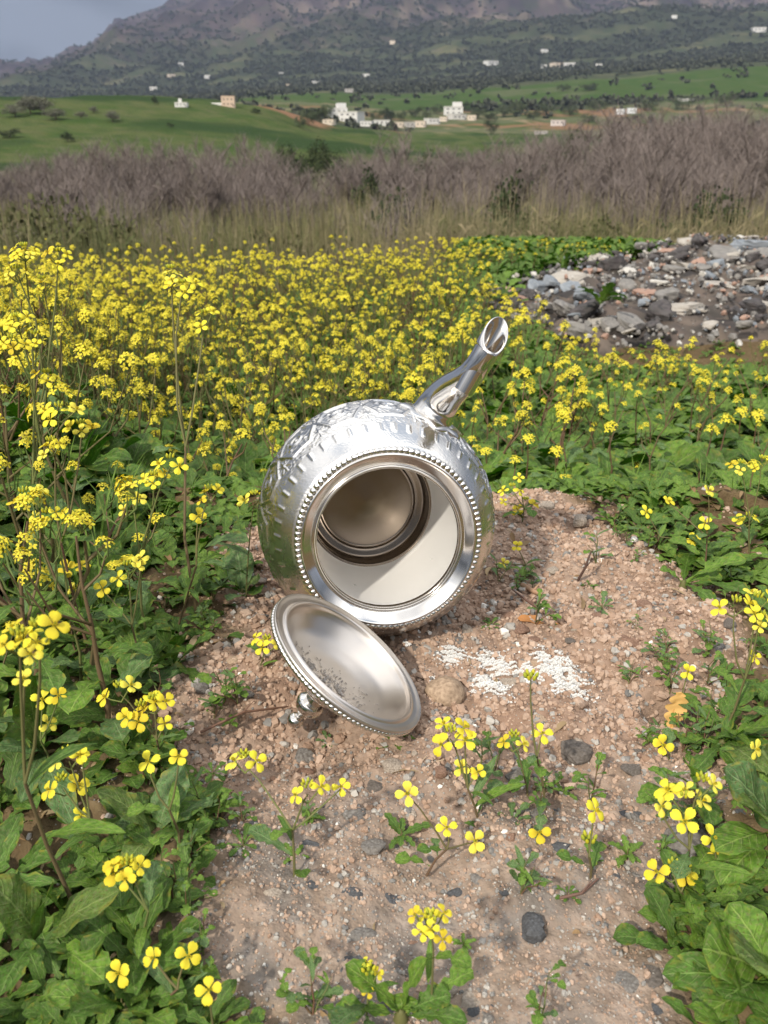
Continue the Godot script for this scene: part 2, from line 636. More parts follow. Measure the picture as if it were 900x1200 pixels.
func far_land() -> void:
	patch = FastNoiseLite.new()
	patch.seed = 60
	patch.frequency = 0.0042
	patch.fractal_octaves = 5
	tag(part("hills", land_sheet(128, 860, 150, 260, 52, 1.5).mesh(M.hill), self), "green and earthy slopes rising behind the bare thicket", "hills", "", "structure")
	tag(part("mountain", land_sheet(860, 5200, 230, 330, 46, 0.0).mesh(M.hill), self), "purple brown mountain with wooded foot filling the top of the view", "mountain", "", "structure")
func on_far(px: float, py: float) -> Vector3:
	var s := sight(px, py)
	s /= -s.z
	var d := 150.0
	while d < 4100.0:
		var p := EYE + s * d
		if p.y < far_land_y(p.x, d):
			break
		d *= 1.003
	var r := EYE + s * d
	r.y = far_land_y(r.x, d)
	return r

# a crown of many small leaf faces gathered in clumps
func leafy_crown(faces: int, clumps: int, size: float, sd: int, dark: Color, light: Color, squash := 0.8) -> Geo:
	var r := RandomNumberGenerator.new()
	r.seed = sd
	var g := Geo.new()
	var cs := []
	for k in clumps:
		var p := Vector3(r.randfn(0, 0.42), r.randfn(0.0, 0.3), r.randfn(0, 0.42))
		cs.append([p.limit_length(0.72), r.randf_range(0.2, 0.4), r.randf()])
	for k in faces:
		var cl: Array = cs[r.randi() % clumps]
		var dir := Vector3(r.randfn(), r.randfn(), r.randfn()).normalized()
		var p: Vector3 = cl[0] + dir * float(cl[1]) * pow(r.randf(), 0.35)
		p.y = p.y * squash + 0.62
		var b := Basis.from_euler(Vector3(r.randf_range(-1.2, 1.2), r.randf() * TAU, r.randf_range(-1.0, 1.0)))
		var s := size * r.randf_range(0.6, 1.3)
		var col := dark.lerp(light, clampf(float(cl[2]) * 0.7 + r.randf() * 0.4, 0, 1))
		var a := g.put(p + b * Vector3(-s, 0, -s * 0.4), Vector2.ZERO, col)
		var e := g.put(p + b * Vector3(0, 0, -s), Vector2.ZERO, col)
		var f := g.put(p + b * Vector3(s, 0, s * 0.3), Vector2.ZERO, col)
		var h := g.put(p + b * Vector3(-s * 0.2, 0, s), Vector2.ZERO, col)
		g.quad(a, e, f, h)
	return g
func trunk_geo(sd: int, col: Color) -> Geo:
	var r := RandomNumberGenerator.new()
	r.seed = sd
	var g := Geo.new()
	g.tube([Vector3(0, -0.05, 0), Vector3(0.02, 0.15, 0.01), Vector3(-0.01, 0.32, 0)], [0.05, 0.038, 0.028], 6, col)
	for k in 4:
		var a := r.randf() * TAU
		g.tube([Vector3(0, 0.24, 0), Vector3(cos(a) * 0.15, 0.42, sin(a) * 0.15), Vector3(cos(a) * 0.3, 0.62, sin(a) * 0.3)], [0.024, 0.016, 0.006], 4, col)
	return g

var bush_shapes := []
func bush(called: String, at: Vector3, h: float, w: float, kind: int, label: String, category: String, group := "") -> void:
	var t := thing(called, at, label, category, group)
	t.rotation.y = rng.randf() * TAU
	t.scale = Vector3(w, h, w)
	part("trunk", bush_shapes[kind][1], t)
	part("crown", bush_shapes[kind][0], t)

func far_vegetation() -> void:
	# far woods on the slopes: one mass of thousands of small trees
	var tones := [[Color(0.05, 0.06, 0.04), Color(0.074, 0.082, 0.056)], [Color(0.058, 0.066, 0.048), Color(0.09, 0.096, 0.07)]]
	var root := stuff_root("far_woods", "dark scattered trees covering the lower mountain slopes", "woods")
	for k in 2:
		var me := leafy_crown(34, 5, 0.28, 90 + k, tones[k][0], tones[k][1]).mesh(M.crown)
		var xs := []
		var tries := 0
		while xs.size() < 15000 and tries < 150000:
			tries += 1
			var d := 420.0 * pow(3300.0 / 420.0, sqrt(rng.randf()))
			var x := d * tan(deg_to_rad(rng.randf_range(-33, 33)))
			if rng.randf() > wooded(x, d) * 0.95 + 0.03:
				continue
			var s := rng.randf_range(1.7, 3.9) * (1.0 + d / 3500.0)
			xs.append(Transform3D(Basis(Vector3.UP, rng.randf() * TAU).scaled(Vector3(s, s * rng.randf_range(0.8, 1.2), s)), Vector3(x, far_land_y(x, d) - 0.2 * s, -d)))
		scatter("tree_crowns", me, xs, [], root)
	# bush shapes: 0 olive, 1 dark evergreen, 2 grey scrub, 3 yellow green
	var cols := [[Color(0.05, 0.07, 0.035), Color(0.12, 0.14, 0.075)], [Color(0.03, 0.042, 0.022), Color(0.075, 0.092, 0.045)], [Color(0.10, 0.10, 0.075), Color(0.20, 0.19, 0.15)], [Color(0.07, 0.075, 0.035), Color(0.14, 0.14, 0.07)]]
	for k in 4:
		bush_shapes.append([leafy_crown(2400, 22, 0.03, 110 + k, cols[k][0], cols[k][1]).mesh(M.crown), trunk_geo(120 + k, Color(0.10, 0.08, 0.06)).mesh(M.twig)])
	# scrub on the crest of the green hill
	for p in [[18, 137, 26, 9], [36, 134, 30, 13], [52, 134, 26, 12], [66, 141, 24, 8], [95, 139, 14, 5], [132, 143, 18, 8], [110, 133, 10, 5], [30, 128, 18, 6]]:
		var at := on_far(p[0], p[1])
		var k := 0.000883 * -at.z
		bush("scrub_bush", at, p[3] * k * 1.2, p[2] * k * 0.7, 2, "grey green scrub bush on the left part of the green hill", "bush", "scrub bushes on the green hill")
	for p in [[12, 162, 22, 7], [80, 167, 16, 8], [182, 123, 8, 7], [300, 133, 12, 4], [200, 150, 8, 4]]:
		var at := on_far(p[0], p[1])
		var k := 0.000883 * -at.z
		bush("hill_bush", at, p[3] * k * 1.2, p[2] * k * 0.7, 1, "small dark green bush standing alone on the green hill", "bush", "lone bushes on the green hill")
	# trees round the village
	for p in [[362, 147, 16, 12], [375, 144, 14, 11], [352, 150, 12, 8], [384, 138, 12, 9], [440, 141, 14, 7], [455, 140, 16, 8], [470, 141, 12, 7], [487, 137, 14, 7], [500, 139, 10, 6], [512, 134, 12, 7], [545, 131, 12, 7], [560, 139, 16, 8], [575, 142, 14, 6], [590, 137, 18, 8], [608, 133, 16, 8], [625, 141, 16, 7], [640, 135, 18, 8], [668, 136, 16, 7], [700, 131, 20, 8], [760, 130, 20, 8], [800, 128, 22, 9], [850, 124, 22, 9], [690, 143, 16, 6], [575, 157, 14, 10], [660, 107, 14, 5], [690, 106, 18, 5]]:
		var at := on_far(p[0], p[1])
		var k := 0.000883 * -at.z
		bush("village_tree", at, p[3] * k * 1.3, p[2] * k * 0.75, int(p[0]) % 2, "dark rounded tree among the far village houses and fields", "tree", "trees round the far village")

# ---------------------------------------------------------------- houses
func house(px: float, py: float, w_px: float, h_px: float, col: Color, look: String, storeys := 1, extra := "") -> void:
	var at := on_far(px, py)
	var k := 0.000883 * -at.z
	var w := w_px * k
	var h := h_px * k
	var dp := w * rng.randf_range(0.6, 0.9)
	var t := thing("house", at, look, "house")
	t.rotation.y = rng.randf_range(-0.5, 0.5)
	var g := Geo.new()
	g.box(Vector3(0, h * 0.4, 0), Vector3(w, h * 1.2, dp), 0, col)
	part("wall", g.mesh(M.white_wall), t)
	g = Geo.new()
	for s in [-1.0, 1.0]:
		g.box(Vector3(s * w * 0.49, h * 1.06, 0), Vector3(w * 0.05, h * 0.12, dp * 1.02), 0, col * Color(0.9, 0.88, 0.85))
		g.box(Vector3(0, h * 1.06, s * dp * 0.49), Vector3(w * 0.93, h * 0.12, dp * 0.06), 0, col * Color(0.9, 0.88, 0.85))
	part("roof", g.mesh(M.white_wall), t)
	if extra == "upper":
		g = Geo.new()
		g.box(Vector3(w * 0.2, h * 1.35, 0), Vector3(w * 0.5, h * 0.7, dp * 0.7), 0, col)
		part("upper_room", g.mesh(M.white_wall), t)
	elif extra == "tower":
		g = Geo.new()
		g.box(Vector3(-w * 0.1, h * 1.5, 0), Vector3(h * 0.9, h * 1.2, h * 0.9), 0, col)
		part("tower", g.mesh(M.white_wall), t)
	elif extra == "annex":
		g = Geo.new()
		g.box(Vector3(-w * 0.85, h * 0.1, 0), Vector3(w * 0.9, h * 0.6, dp * 0.8), 0, Color(0.7, 0.69, 0.66))
		part("annex", g.mesh(M.white_wall), t)
	if w_px < 8.0:
		return
	var n := 2 if w_px < 14.0 else 3
	for sl in storeys:
		for i in n:
			g = Geo.new()
			var y := h * (float(sl) + 0.55) / storeys
			g.box(Vector3(w * (float(i) + 0.7) / (n + 0.4) - w * 0.5, y, dp * 0.5), Vector3(w * 0.1, h * 0.3 / storeys, 0.12), 0)
			part("window", g.mesh(M.hole), t)
	g = Geo.new()
	g.box(Vector3(w * 0.42, h * 0.22 / storeys, dp * 0.5), Vector3(w * 0.07, h * 0.5 / storeys, 0.1), 0)
	part("door", g.mesh(M.hole), t)

func village() -> void:
	var wh := Color(0.64, 0.63, 0.61)
	var cr := Color(0.62, 0.53, 0.44)
	var gr := Color(0.45, 0.42, 0.40)
	house(268, 125, 15, 10, Color(0.60, 0.46, 0.36), "pinkish house with a white annex on the crest of the green hill", 2, "annex")
	house(213, 125, 14, 4, wh, "low white building with a small tower left of the pinkish house", 1, "tower")
	house(396, 138, 20, 9, wh, "white house at the upper left of the village cluster by the earth bank", 2, "upper")
	house(412, 143, 24, 10, wh, "largest white house of the village with broad blank front", 2)
	house(386, 146, 13, 5, cr, "beige low house at the left end of the village", 1)
	house(430, 148, 14, 5, wh, "low white house just below the largest white house", 1)
	house(447, 147, 18, 5, wh, "long low white house right of the largest white house", 1)
	house(466, 149, 13, 5, cr, "first beige house right of the long low white house", 1)
	house(480, 149, 12, 5, gr, "grey low house between two beige houses in mid village", 1)
	house(493, 149, 12, 6, cr, "beige house at the centre right of the village row", 1)
	house(506, 145, 15, 5, wh, "white house stepping uphill towards the upper village", 1)
	house(531, 135, 22, 8, wh, "white house with an upper room at the top right of the village", 2, "upper")
	house(535, 140, 18, 5, Color(0.6, 0.58, 0.55), "pale grey house directly below the top right white house", 1)
	house(520, 142, 9, 4, cr, "small beige hut left of the pale grey house", 1)
	house(553, 141, 10, 5, cr, "beige hut at the right end of the village on bare earth", 1)
	house(654, 147, 16, 5, Color(0.55, 0.50, 0.48), "grey pink farmhouse alone above the bare thicket", 1)
	house(634, 157, 15, 3, gr, "flat grey shed below the grey pink farmhouse", 1)
	house(727, 134, 9, 5, Color(0.74, 0.76, 0.78), "left one of a pair of small bluish white sheds", 1)
	house(740, 133, 10, 5, Color(0.74, 0.76, 0.78), "right one of a pair of small bluish white sheds", 1)
	house(803, 119, 18, 2.5, wh, "long flat white wall like shed right of the shed pair", 1)
	house(575, 77, 14, 4, wh, "white farm high above the village in the dark wood", 1)
	house(637, 80, 6, 3, wh, "leftmost white house of the row above the green band", 1)
	house(652, 79, 12, 4, cr, "cream house in the middle of the row above the green band", 1)
	house(667, 79, 12, 4, wh, "white house in the row above the green band", 1)
	house(702, 79, 8, 3, wh, "white house set apart at the right of the row above the green band", 1)
	house(638, 62, 7, 3, wh, "tiny white house in the dark wood above the row", 1)
	house(888, 38, 14, 4, wh, "white house near the right edge high on the slope", 1)
	house(790, 22, 6, 3, wh, "tiny white house below the pale rock patch", 1)
	house(212, 78, 6, 3.5, wh, "highest tiny white house on the left mountain slope", 1)
	house(201, 92, 8, 3, cr, "cream house below the highest one on the left slope", 1)
	house(243, 92, 6, 3, wh, "tiny white house right of the cream one on the left slope", 1)
	house(180, 106, 8, 3, wh, "white house at the foot of the left slope", 1)
	house(338, 105, 6, 5, cr, "narrow cream tower house over the earth bank", 1)
	house(329, 89, 7, 3, wh, "white house in the wood above the narrow tower house", 1)
	house(370, 99, 9, 3, wh, "white house on the wooded slope above the village", 1)
	house(409, 108, 9, 3, gr, "grey house on the wooded slope above the village", 1)
	house(429, 91, 8, 3.5, wh, "white house high in the wood above the village", 1)
	house(460, 52, 6, 3, cr, "cream house far up on the mountain among pale rocks", 1)

# ---------------------------------------------------------------- thicket and reeds
func bare_tree(sd: int) -> Array:
	var r := RandomNumberGenerator.new()
	r.seed = sd
	var tr := Geo.new()
	var tw := Geo.new()
	for s in 10:
		var a := r.randf() * TAU
		var lean := r.randf_range(0.08, 0.36)
		var hh := r.randf_range(0.6, 1.0) * (1.0 - lean * 0.5)
		var dir := Vector3(cos(a) * lean, 1, sin(a) * lean)
		var pts := []
		for k in 5:
			var t := k / 4.0
			pts.append(Vector3(dir.x * t * (0.6 + 0.6 * t), t, dir.z * t * (0.6 + 0.6 * t)) * hh * 0.86 + Vector3(r.randfn(0, 0.012), 0, r.randfn(0, 0.012)) * (1.0 if k > 0 else 0.0))
		var tone := r.randf_range(0.75, 1.2)
		tr.tube(pts, [0.011, 0.009, 0.007, 0.005, 0.002], 4, Color(0.13, 0.108, 0.095) * tone)
		for b in 15:
			var t := r.randf_range(0.22, 0.98)
			var i := mini(int(t * 4.0), 3)
			var p0: Vector3 = pts[i].lerp(pts[i + 1], t * 4.0 - i)
			var ba := r.randf() * TAU
			var bl := r.randf_range(0.12, 0.3) * (1.15 - 0.6 * t)
			var bd := Vector3(cos(ba) * 0.75, r.randf_range(0.6, 1.3), sin(ba) * 0.75).normalized() * bl
			var p1 := p0 + bd * 0.5 + Vector3(0, 0.01, 0)
			var p2 := p0 + bd
			var bc := Color(0.165, 0.138, 0.125) * r.randf_range(0.8, 1.25)
			tw.tube([p0, p1, p2], [0.0042, 0.003, 0.001], 3, bc, false)
			for k in 14:
				var q0 := p0.lerp(p2, r.randf_range(0.2, 1.0))
				var ta := r.randf() * TAU
				var td := Vector3(cos(ta) * 0.7, r.randf_range(0.3, 1.3), sin(ta) * 0.7).normalized() * r.randf_range(0.05, 0.13)
				var sw := td.cross(Vector3(r.randfn(), r.randfn(), r.randfn()))  .normalized() * 0.0012
				var tc := Color(0.20, 0.168, 0.155) * r.randf_range(0.8, 1.3)
				var i0 := tw.put(q0 - sw, Vector2.ZERO, tc)
				var i1 := tw.put(q0 + sw, Vector2.ZERO, tc)
				var i2 := tw.put(q0 + td, Vector2.ZERO, tc)
				tw.tri(i0, i1, i2)
	return [tr.mesh(M.twig), tw.mesh(M.twig)]

func reed_clump(sd: int, dry: Color, fresh: Color) -> Geo:
	var r := RandomNumberGenerator.new()
	r.seed = sd
	var g := Geo.new()
	for k in 26:
		var a := r.randf() * TAU
		var p := Vector3(cos(a), 0, sin(a)) * r.randf() * 0.32
		var h := r.randf_range(0.55, 1.0)
		var bend := Vector3(r.randfn(0, 0.1), 0, r.randfn(0, 0.1))
		var w := Vector3(cos(a + 1.3), 0, sin(a + 1.3)) * r.randf_range(0.006, 0.014)
		var col := dry.lerp(fresh, r.randf()) * r.randf_range(0.8, 1.15)
		var rows := []
		for q in 4:
			var t := q / 3.0
			var m := p + bend * t * t + Vector3(0, h * t, 0)
			var ww := w * (1.0 - 0.85 * t)
			rows.append([g.put(m - ww, Vector2.ZERO, col), g.put(m + ww, Vector2.ZERO, col)])
		for q in 3:
			g.quad(rows[q][0], rows[q][1], rows[q + 1][1], rows[q + 1][0])
		# a drooping blade from the stalk
		var t0 := r.randf_range(0.3, 0.8)
		var o := p + bend * t0 * t0 + Vector3(0, h * t0, 0)
		var out := Vector3(cos(a + 2.0), 0.5, sin(a + 2.0)) * r.randf_range(0.1, 0.22)
		var i0 := g.put(o, Vector2.ZERO, col)
		var i1 := g.put(o + out * 0.5 + Vector3(0, 0.03, 0) + w, Vector2.ZERO, col)
		var i2 := g.put(o + out, Vector2.ZERO, col)
		g.tri(i0, i1, i2)
	return g

func reeds_and_thicket() -> void:
	var shapes := []
	for k in 5:
		shapes.append(bare_tree(200 + k))
	var tops := [[-250, 175], [0, 178], [60, 172], [120, 160], [180, 158], [235, 156], [300, 160], [350, 172], [385, 176], [430, 165], [470, 152], [520, 160], [560, 168], [610, 160], [660, 142], [700, 134], [760, 124], [830, 120], [900, 122], [1150, 125]]
	var made := 0
	for k in 225:
		var d := rng.randf_range(20.0, 92.0) if k < 200 else rng.randf_range(15.0, 34.0)
		var px := rng.randf_range(-180.0, 1080.0)
		if k < 60:
			px = -160.0 + k * 21.0
			d = rng.randf_range(52, 70)
		var x := 0.000883 * (px - 450.0) * d
		var ty := line(px, tops) + rng.randf_range(-4, 16) + (rng.randf_range(8, 44) if d < 46 else 0.0) + (14.0 if d < 26 else 0.0)
		if px > 330 and px < 400: ty += 16
		var gy := land(x, d)
		var h := 0.325 + (150.0 - ty) / 1039.0 * d * 1.04 - gy
		if h < 1.0: continue
		var t := thing("bare_shrub", Vector3(x, gy, -d), "leafless greyish purple shrub in the thicket below the village", "shrub", "bare shrubs of the thicket")
		t.rotation.y = rng.randf() * TAU
		h *= 1.25 if px < 620 else 1.2
		var w := h * rng.randf_range(0.75, 1.05)
		t.scale = Vector3(w, h, w)
		var s: Array = shapes[made % 5]
		part("trunk", s[0], t)
		part("twigs", s[1], t)
		made += 1
	# dark evergreens in and before the thicket
	for p in [[345, 182, 26, 14, 95], [362, 184, 30, 18, 92], [386, 180, 26, 18, 96], [330, 176, 14, 8, 98], [440, 206, 22, 12, 48], [432, 256, 10, 26, 18], [485, 192, 18, 12, 55], [578, 240, 16, 32, 18], [492, 246, 18, 18, 18], [800, 258, 36, 34, 15], [595, 212, 20, 14, 40], [55, 252, 40, 40, 15], [105, 262, 44, 34, 14], [15, 246, 40, 38, 16], [325, 278, 50, 30, 13], [655, 172, 14, 14, 60], [878, 268, 18, 40, 15], [705, 262, 30, 24, 14], [640, 260, 26, 24, 14]]:
		var d: float = p[4]
		var at := at_depth(p[0], p[1], d)
		at.y = land(at.x, d)
		var top := at_depth(p[0], p[1] - p[3], d).y
		var k := 0.000883 * d
		bush("green_bush", at, maxf(top - at.y, 0.6) / 1.25, maxf(p[2] * k * 0.75, (top - at.y) * 0.36), 3 if int(p[0]) in [55, 105, 15, 325, 705, 640] else 1, "olive green bush at the near foot of the reeds" if int(p[0]) in [55, 105, 15, 325, 705, 640] else "dark green bush standing among the leafless shrubs", "bush", "olive bushes before the reeds" if int(p[0]) in [55, 105, 15, 325, 705, 640] else "dark green bushes in the thicket")
	# reeds and dry grass: one mass
	var root := stuff_root("reeds", "tan and olive reeds and dry grass between flower field and thicket", "reeds")
	var kinds := [[Color(0.23, 0.185, 0.115), Color(0.15, 0.145, 0.065)], [Color(0.15, 0.145, 0.07), Color(0.09, 0.11, 0.04)], [Color(0.32, 0.265, 0.17), Color(0.20, 0.175, 0.10)]]
	for k in 3:
		var me := reed_clump(300 + k, kinds[k][0], kinds[k][1]).mesh(M.stem)
		var xs := []
		while xs.size() < 3600:
			var d := 4.5 * pow(60.0 / 4.5, rng.randf())
			var x := d * rng.randf_range(-0.62, 0.62)
			var over := d - field_end(x)
			if over < 0.25: continue
			if patch.get_noise_2d(x * 60.0 + 1000.0 * k, d * 60.0) < -0.1 + 0.1 * k: continue
			var gy := land(x, d)
			var most := 0.325 - d * tan(deg_to_rad((rng.randf_range(1.7, 4.6) if k == 2 and x > -0.05 * d else rng.randf_range(2.9, 6.2)) if d > 12.0 else rng.randf_range(6.2, 8.5))) - gy
			var h := clampf(rng.randf_range(0.6, 1.0) * most, 0.12, 3.6)
			if most < 0.1 and d > 13.0: continue
			if most < 0.1: h = rng.randf_range(0.05, 0.16)
			var w := maxf(h * 0.55, 0.3)
			xs.append(Transform3D(Basis(Vector3.UP, rng.randf() * TAU).scaled(Vector3(w, h, w)), Vector3(x, gy - 0.02, -d)))
		scatter("reed_clumps", me, xs, [], root)

# ---------------------------------------------------------------- rubble
func rock_geo(sd: int, slab: float, col_a := Color.WHITE, col_b := Color.WHITE, rings := 9, segs := 12) -> Geo:
	# an angular lump: a ball cut by random planes
	var r := RandomNumberGenerator.new()
	r.seed = sd
	var planes := []
	for k in 9:
		planes.append([Vector3(r.randfn(), r.randfn(0, 0.6), r.randfn()).normalized(), r.randf_range(0.42, 0.85)])
	planes.append([Vector3(r.randfn(0, 0.15), 1, r.randfn(0, 0.15)).normalized(), r.randf_range(0.5, 0.75)])
	var n := FastNoiseLite.new()
	n.seed = sd
	n.frequency = 1.6
	n.fractal_octaves = 3
	var g := Geo.new()
	for i in rings:
		var th := PI * i / (rings - 1)
		for s in segs:
			var an := TAU * s / segs
			var d := Vector3(sin(th) * cos(an), cos(th), sin(th) * sin(an))
			var m := 1.0
			for p in planes:
				var q: float = d.dot(p[0])
				if q > 0.01: m = minf(m, float(p[1]) / q)
			m *= 1.0 + 0.14 * n.get_noise_3dv(d * 1.3)
			var v := d * m
			v.y *= slab
			g.put(v, Vector2(float(s) / segs, float(i) / rings), col_a.lerp(col_b, clampf(0.5 + n.get_noise_3dv(d * 3.0 + Vector3(9, 9, 9)), 0, 1)))
	for i in rings - 1:
		for s in segs:
			var s2 := (s + 1) % segs
			g.quad(i * segs + s2, i * segs + s, (i + 1) * segs + s, (i + 1) * segs + s2)
	return g

func in_rubble(x: float, d: float) -> float:
	var a := d - 3.15
	var b := 4.35 + (x - 0.5) * 1.25 - d
	var c := x - 0.36 - 0.06 * (d - 3.2)
	return minf(minf(a, b), minf(c * 1.5, 6.2 - d)) + 0.25 * wide.get_noise_2d(x * 6.0, d * 6.0)
func rubble_heap() -> void:
	# the dark crumbled ground of the tip
	var g := Geo.new()
	var cols := 110
	var rows := 110
	for i in rows:
		for k in cols:
			var x := lerpf(0.3, 4.6, float(k) / (cols - 1))
			var d := lerpf(7.6, 3.0, float(i) / (rows - 1))
			var e := in_rubble(x, d)
			var y := land(x, d) - 0.06 + smoothstep(-0.1, 0.3, e) * (0.09 + 0.05 * absf(rough.get_noise_2d(x * 0.35, d * 0.35)) + 0.035 * grit.get_noise_2d(x * 0.3, d * 0.3))
			var t := clampf(0.5 + rough.get_noise_2d(x * 0.5 + 3, d * 0.5) * 1.3, 0, 1)
			g.put(Vector3(x, y, -d), Vector2(x, d), Color(0.05, 0.046, 0.045).lerp(Color(0.145, 0.115, 0.095), t))
	g.sheet(0, rows, cols)
	tag(part("rubble_ground", g.mesh(M.rubble), self), "dark crumbly soil under the dumped building rubble", "ground", "", "structure")
	var tones := [[Color(0.29, 0.265, 0.235), Color(0.40, 0.37, 0.33)], [Color(0.15, 0.145, 0.14), Color(0.25, 0.235, 0.22)], [Color(0.28, 0.165, 0.125), Color(0.37, 0.26, 0.21)], [Color(0.05, 0.048, 0.05), Color(0.11, 0.10, 0.10)], [Color(0.16, 0.18, 0.205), Color(0.25, 0.27, 0.295)], [Color(0.42, 0.40, 0.37), Color(0.54, 0.52, 0.48)]]
	var words := ["pale grey broken concrete lump lying on the rubble tip", "dull grey stone lying on the rubble tip", "reddish brick fragment lying on the rubble tip", "blackish clod lying on the rubble tip", "bluish grey stone chunk lying on the rubble tip", "whitish plaster fragment lying on the rubble tip"]
	var groups := ["concrete lumps on the rubble tip", "grey stones on the rubble tip", "brick fragments on the rubble tip", "dark clods on the rubble tip", "bluish stones on the rubble tip", "plaster fragments on the rubble tip"]
	var shapes := []
	for k in 6:
		var one := []
		for j in 3:
			one.append(rock_geo(400 + k * 5 + j, [0.32, 0.5, 0.4, 0.6, 0.4, 0.32][k], tones[k][0], tones[k][1], 13, 18).facets().mesh(M.rubble))
		shapes.append(one)
	# the pieces one can point to: pixel, width in pixels, tone, slab, label
	for p in [[808, 328, 52, 0, "broad pale concrete slab at the top of the rubble tip"], [797, 380, 62, 0, "large pale concrete slab lower right on the rubble tip"], [835, 350, 52, 0, "upright pale concrete block right of the large slab"], [694, 398, 36, 0, "squarish pale block at the front edge of the rubble tip"], [692, 380, 34, 1, "brownish grey slab leaning on the squarish pale block"], [668, 342, 52, 0, "long flat pale stone in the middle left of the tip"], [628, 350, 36, 4, "blue grey chunk near the left end of the tip"], [672, 352, 34, 4, "slanted blue grey slab right of the blue chunk"], [590, 360, 44, 2, "rust brown earthen lump at the left end of the tip"], [770, 346, 26, 5, "white plaster lump left of the upright block"], [760, 329, 24, 0, "round pale stone above the plaster lump"], [752, 361, 38, 2, "pinkish brick piece in the middle of the tip"], [783, 308, 30, 2, "pink brick fragments at the top of the tip"], [693, 333, 26, 2, "pink brick chip beside the long flat stone"], [845, 315, 50, 1, "flat grey slab at the upper right of the tip"], [880, 345, 46, 0, "pale slab at the right edge of the photo on the tip"], [640, 378, 40, 1, "tilted grey brown slab at the front left of the tip"], [830, 400, 24, 0, "small pale slab at the lower right front of the tip"], [870, 300, 60, 4, "long bluish sheet of stone along the back right of the tip"], [733, 332, 24, 5, "whitish stone at upper middle of the tip"], [885, 372, 34, 0, "pale broken block at lower right edge"]]:
		var at := on_ground(p[0], p[1])
		at.y += 0.06
		var s: float = p[2] / 1039.0 * (-at.z * 0.93) * 0.56
		var o := part("rubble_block", shapes[p[3]][int(p[0]) % 3], self)
		o.transform = Transform3D(Basis.from_euler(Vector3(rng.randf_range(-0.1, 0.35), rng.randf() * TAU, rng.randf_range(-0.25, 0.25))).scaled(Vector3.ONE * s), at)
		tag(o, p[4], "rubble block")
	var made := 0
	while made < 270:
		var x := rng.randf_range(0.4, 4.2)
		var d := rng.randf_range(3.1, 7.2)
		if in_rubble(x, d) < 0.02 or x > 0.62 * d + 0.2: continue
		var k: int = [0, 0, 1, 1, 1, 2, 3, 3, 3, 4, 5, 1][rng.randi() % 12]
		var s := 0.016 + 0.066 * pow(rng.randf(), 2.3)
		var o := part("rubble_piece", shapes[k][rng.randi() % 3], self)
		o.transform = Transform3D(Basis.from_euler(Vector3(rng.randf_range(-0.4, 0.4), rng.randf() * TAU, rng.randf_range(-0.4, 0.4))).scaled(Vector3(s, s * rng.randf_range(0.7, 1.2), s * rng.randf_range(0.6, 1.2))), Vector3(x, land(x, d) + 0.06 + s * 0.2, -d))
		tag(o, words[k], "rubble", groups[k])
		made += 1
	var root := stuff_root("rubble_chips", "small chips and crumbs of masonry strewn over the rubble tip", "rubble")
	for k in 6:
		var xs := []
		while xs.size() < (1700 if k in [1, 3] else 600):
			var x := rng.randf_range(0.4, 4.4)
			var d := rng.randf_range(3.0, 7.4)
			if in_rubble(x, d) < -0.03: continue
			var s := 0.004 + 0.020 * pow(rng.randf(), 2.6)
			xs.append(Transform3D(Basis.from_euler(Vector3(rng.randf() * 6, rng.randf() * 6, rng.randf() * 6)).scaled(Vector3(s, s, s * 1.3)), Vector3(x, land(x, d) + 0.05 + rng.randf() * 0.03, -d)))
		scatter("chips", rock_geo(450 + k, 0.7, tones[k][0], tones[k][1], 5, 6).facets().mesh(M.rubble), xs, [], root)

# ---------------------------------------------------------------- leaves and flowers
func leaf_width(kind: int, t: float, sd: float) -> float:
	match kind:
		0:  # lobed like radish: small side lobes, one large end lobe
			if t < 0.58:
				return smoothstep(0.02, 0.5, t) * 0.62 * (0.22 + 0.78 * pow(absf(sin(PI * (t * 5.2 + 0.1 * sin(sd)))), 0.8)) + 0.03
			var q := (t - 0.76) / 0.24
			return sqrt(maxf(0.0, 1.0 - q * q)) * (0.92 + 0.08 * sin(t * 60.0 + sd)) * 0.95 if t > 0.66 else lerpf(0.3, 0.86, (t - 0.58) / 0.08)
		1:  # entire, broadest above the middle
			if t < 0.1: return 0.08 + t * 0.5
			return pow(sin(PI * pow(clampf((t - 0.06) / 0.94, 0, 1), 1.3)), 0.58) * (0.96 + 0.04 * sin(t * 37.0 + sd)) + 0.05 * (1.0 - t)
		4:  # a round blade on a long stalk
			if t < 0.36: return 0.085
			var q2 := (t - 0.69) / 0.31
			return sqrt(maxf(0.0, 1.0 - minf(q2 * q2, 1.0))) * (0.97 + 0.03 * sin(t * 45.0 + sd)) if t > 0.42 else lerpf(0.085, 0.49, (t - 0.36) / 0.06)
		2:  # narrow
			return pow(sin(PI * clampf(t * 0.97 + 0.02, 0, 1)), 0.8)
		_:  # small weed, cut into lobes all along
			return (0.40 + 0.60 * pow(absf(sin(PI * t * 4.3 + 0.3 * sin(sd))), 0.7)) * sqrt(maxf(0.0, 1.0 - pow((t - 0.55) / 0.47, 2.0))) + 0.02

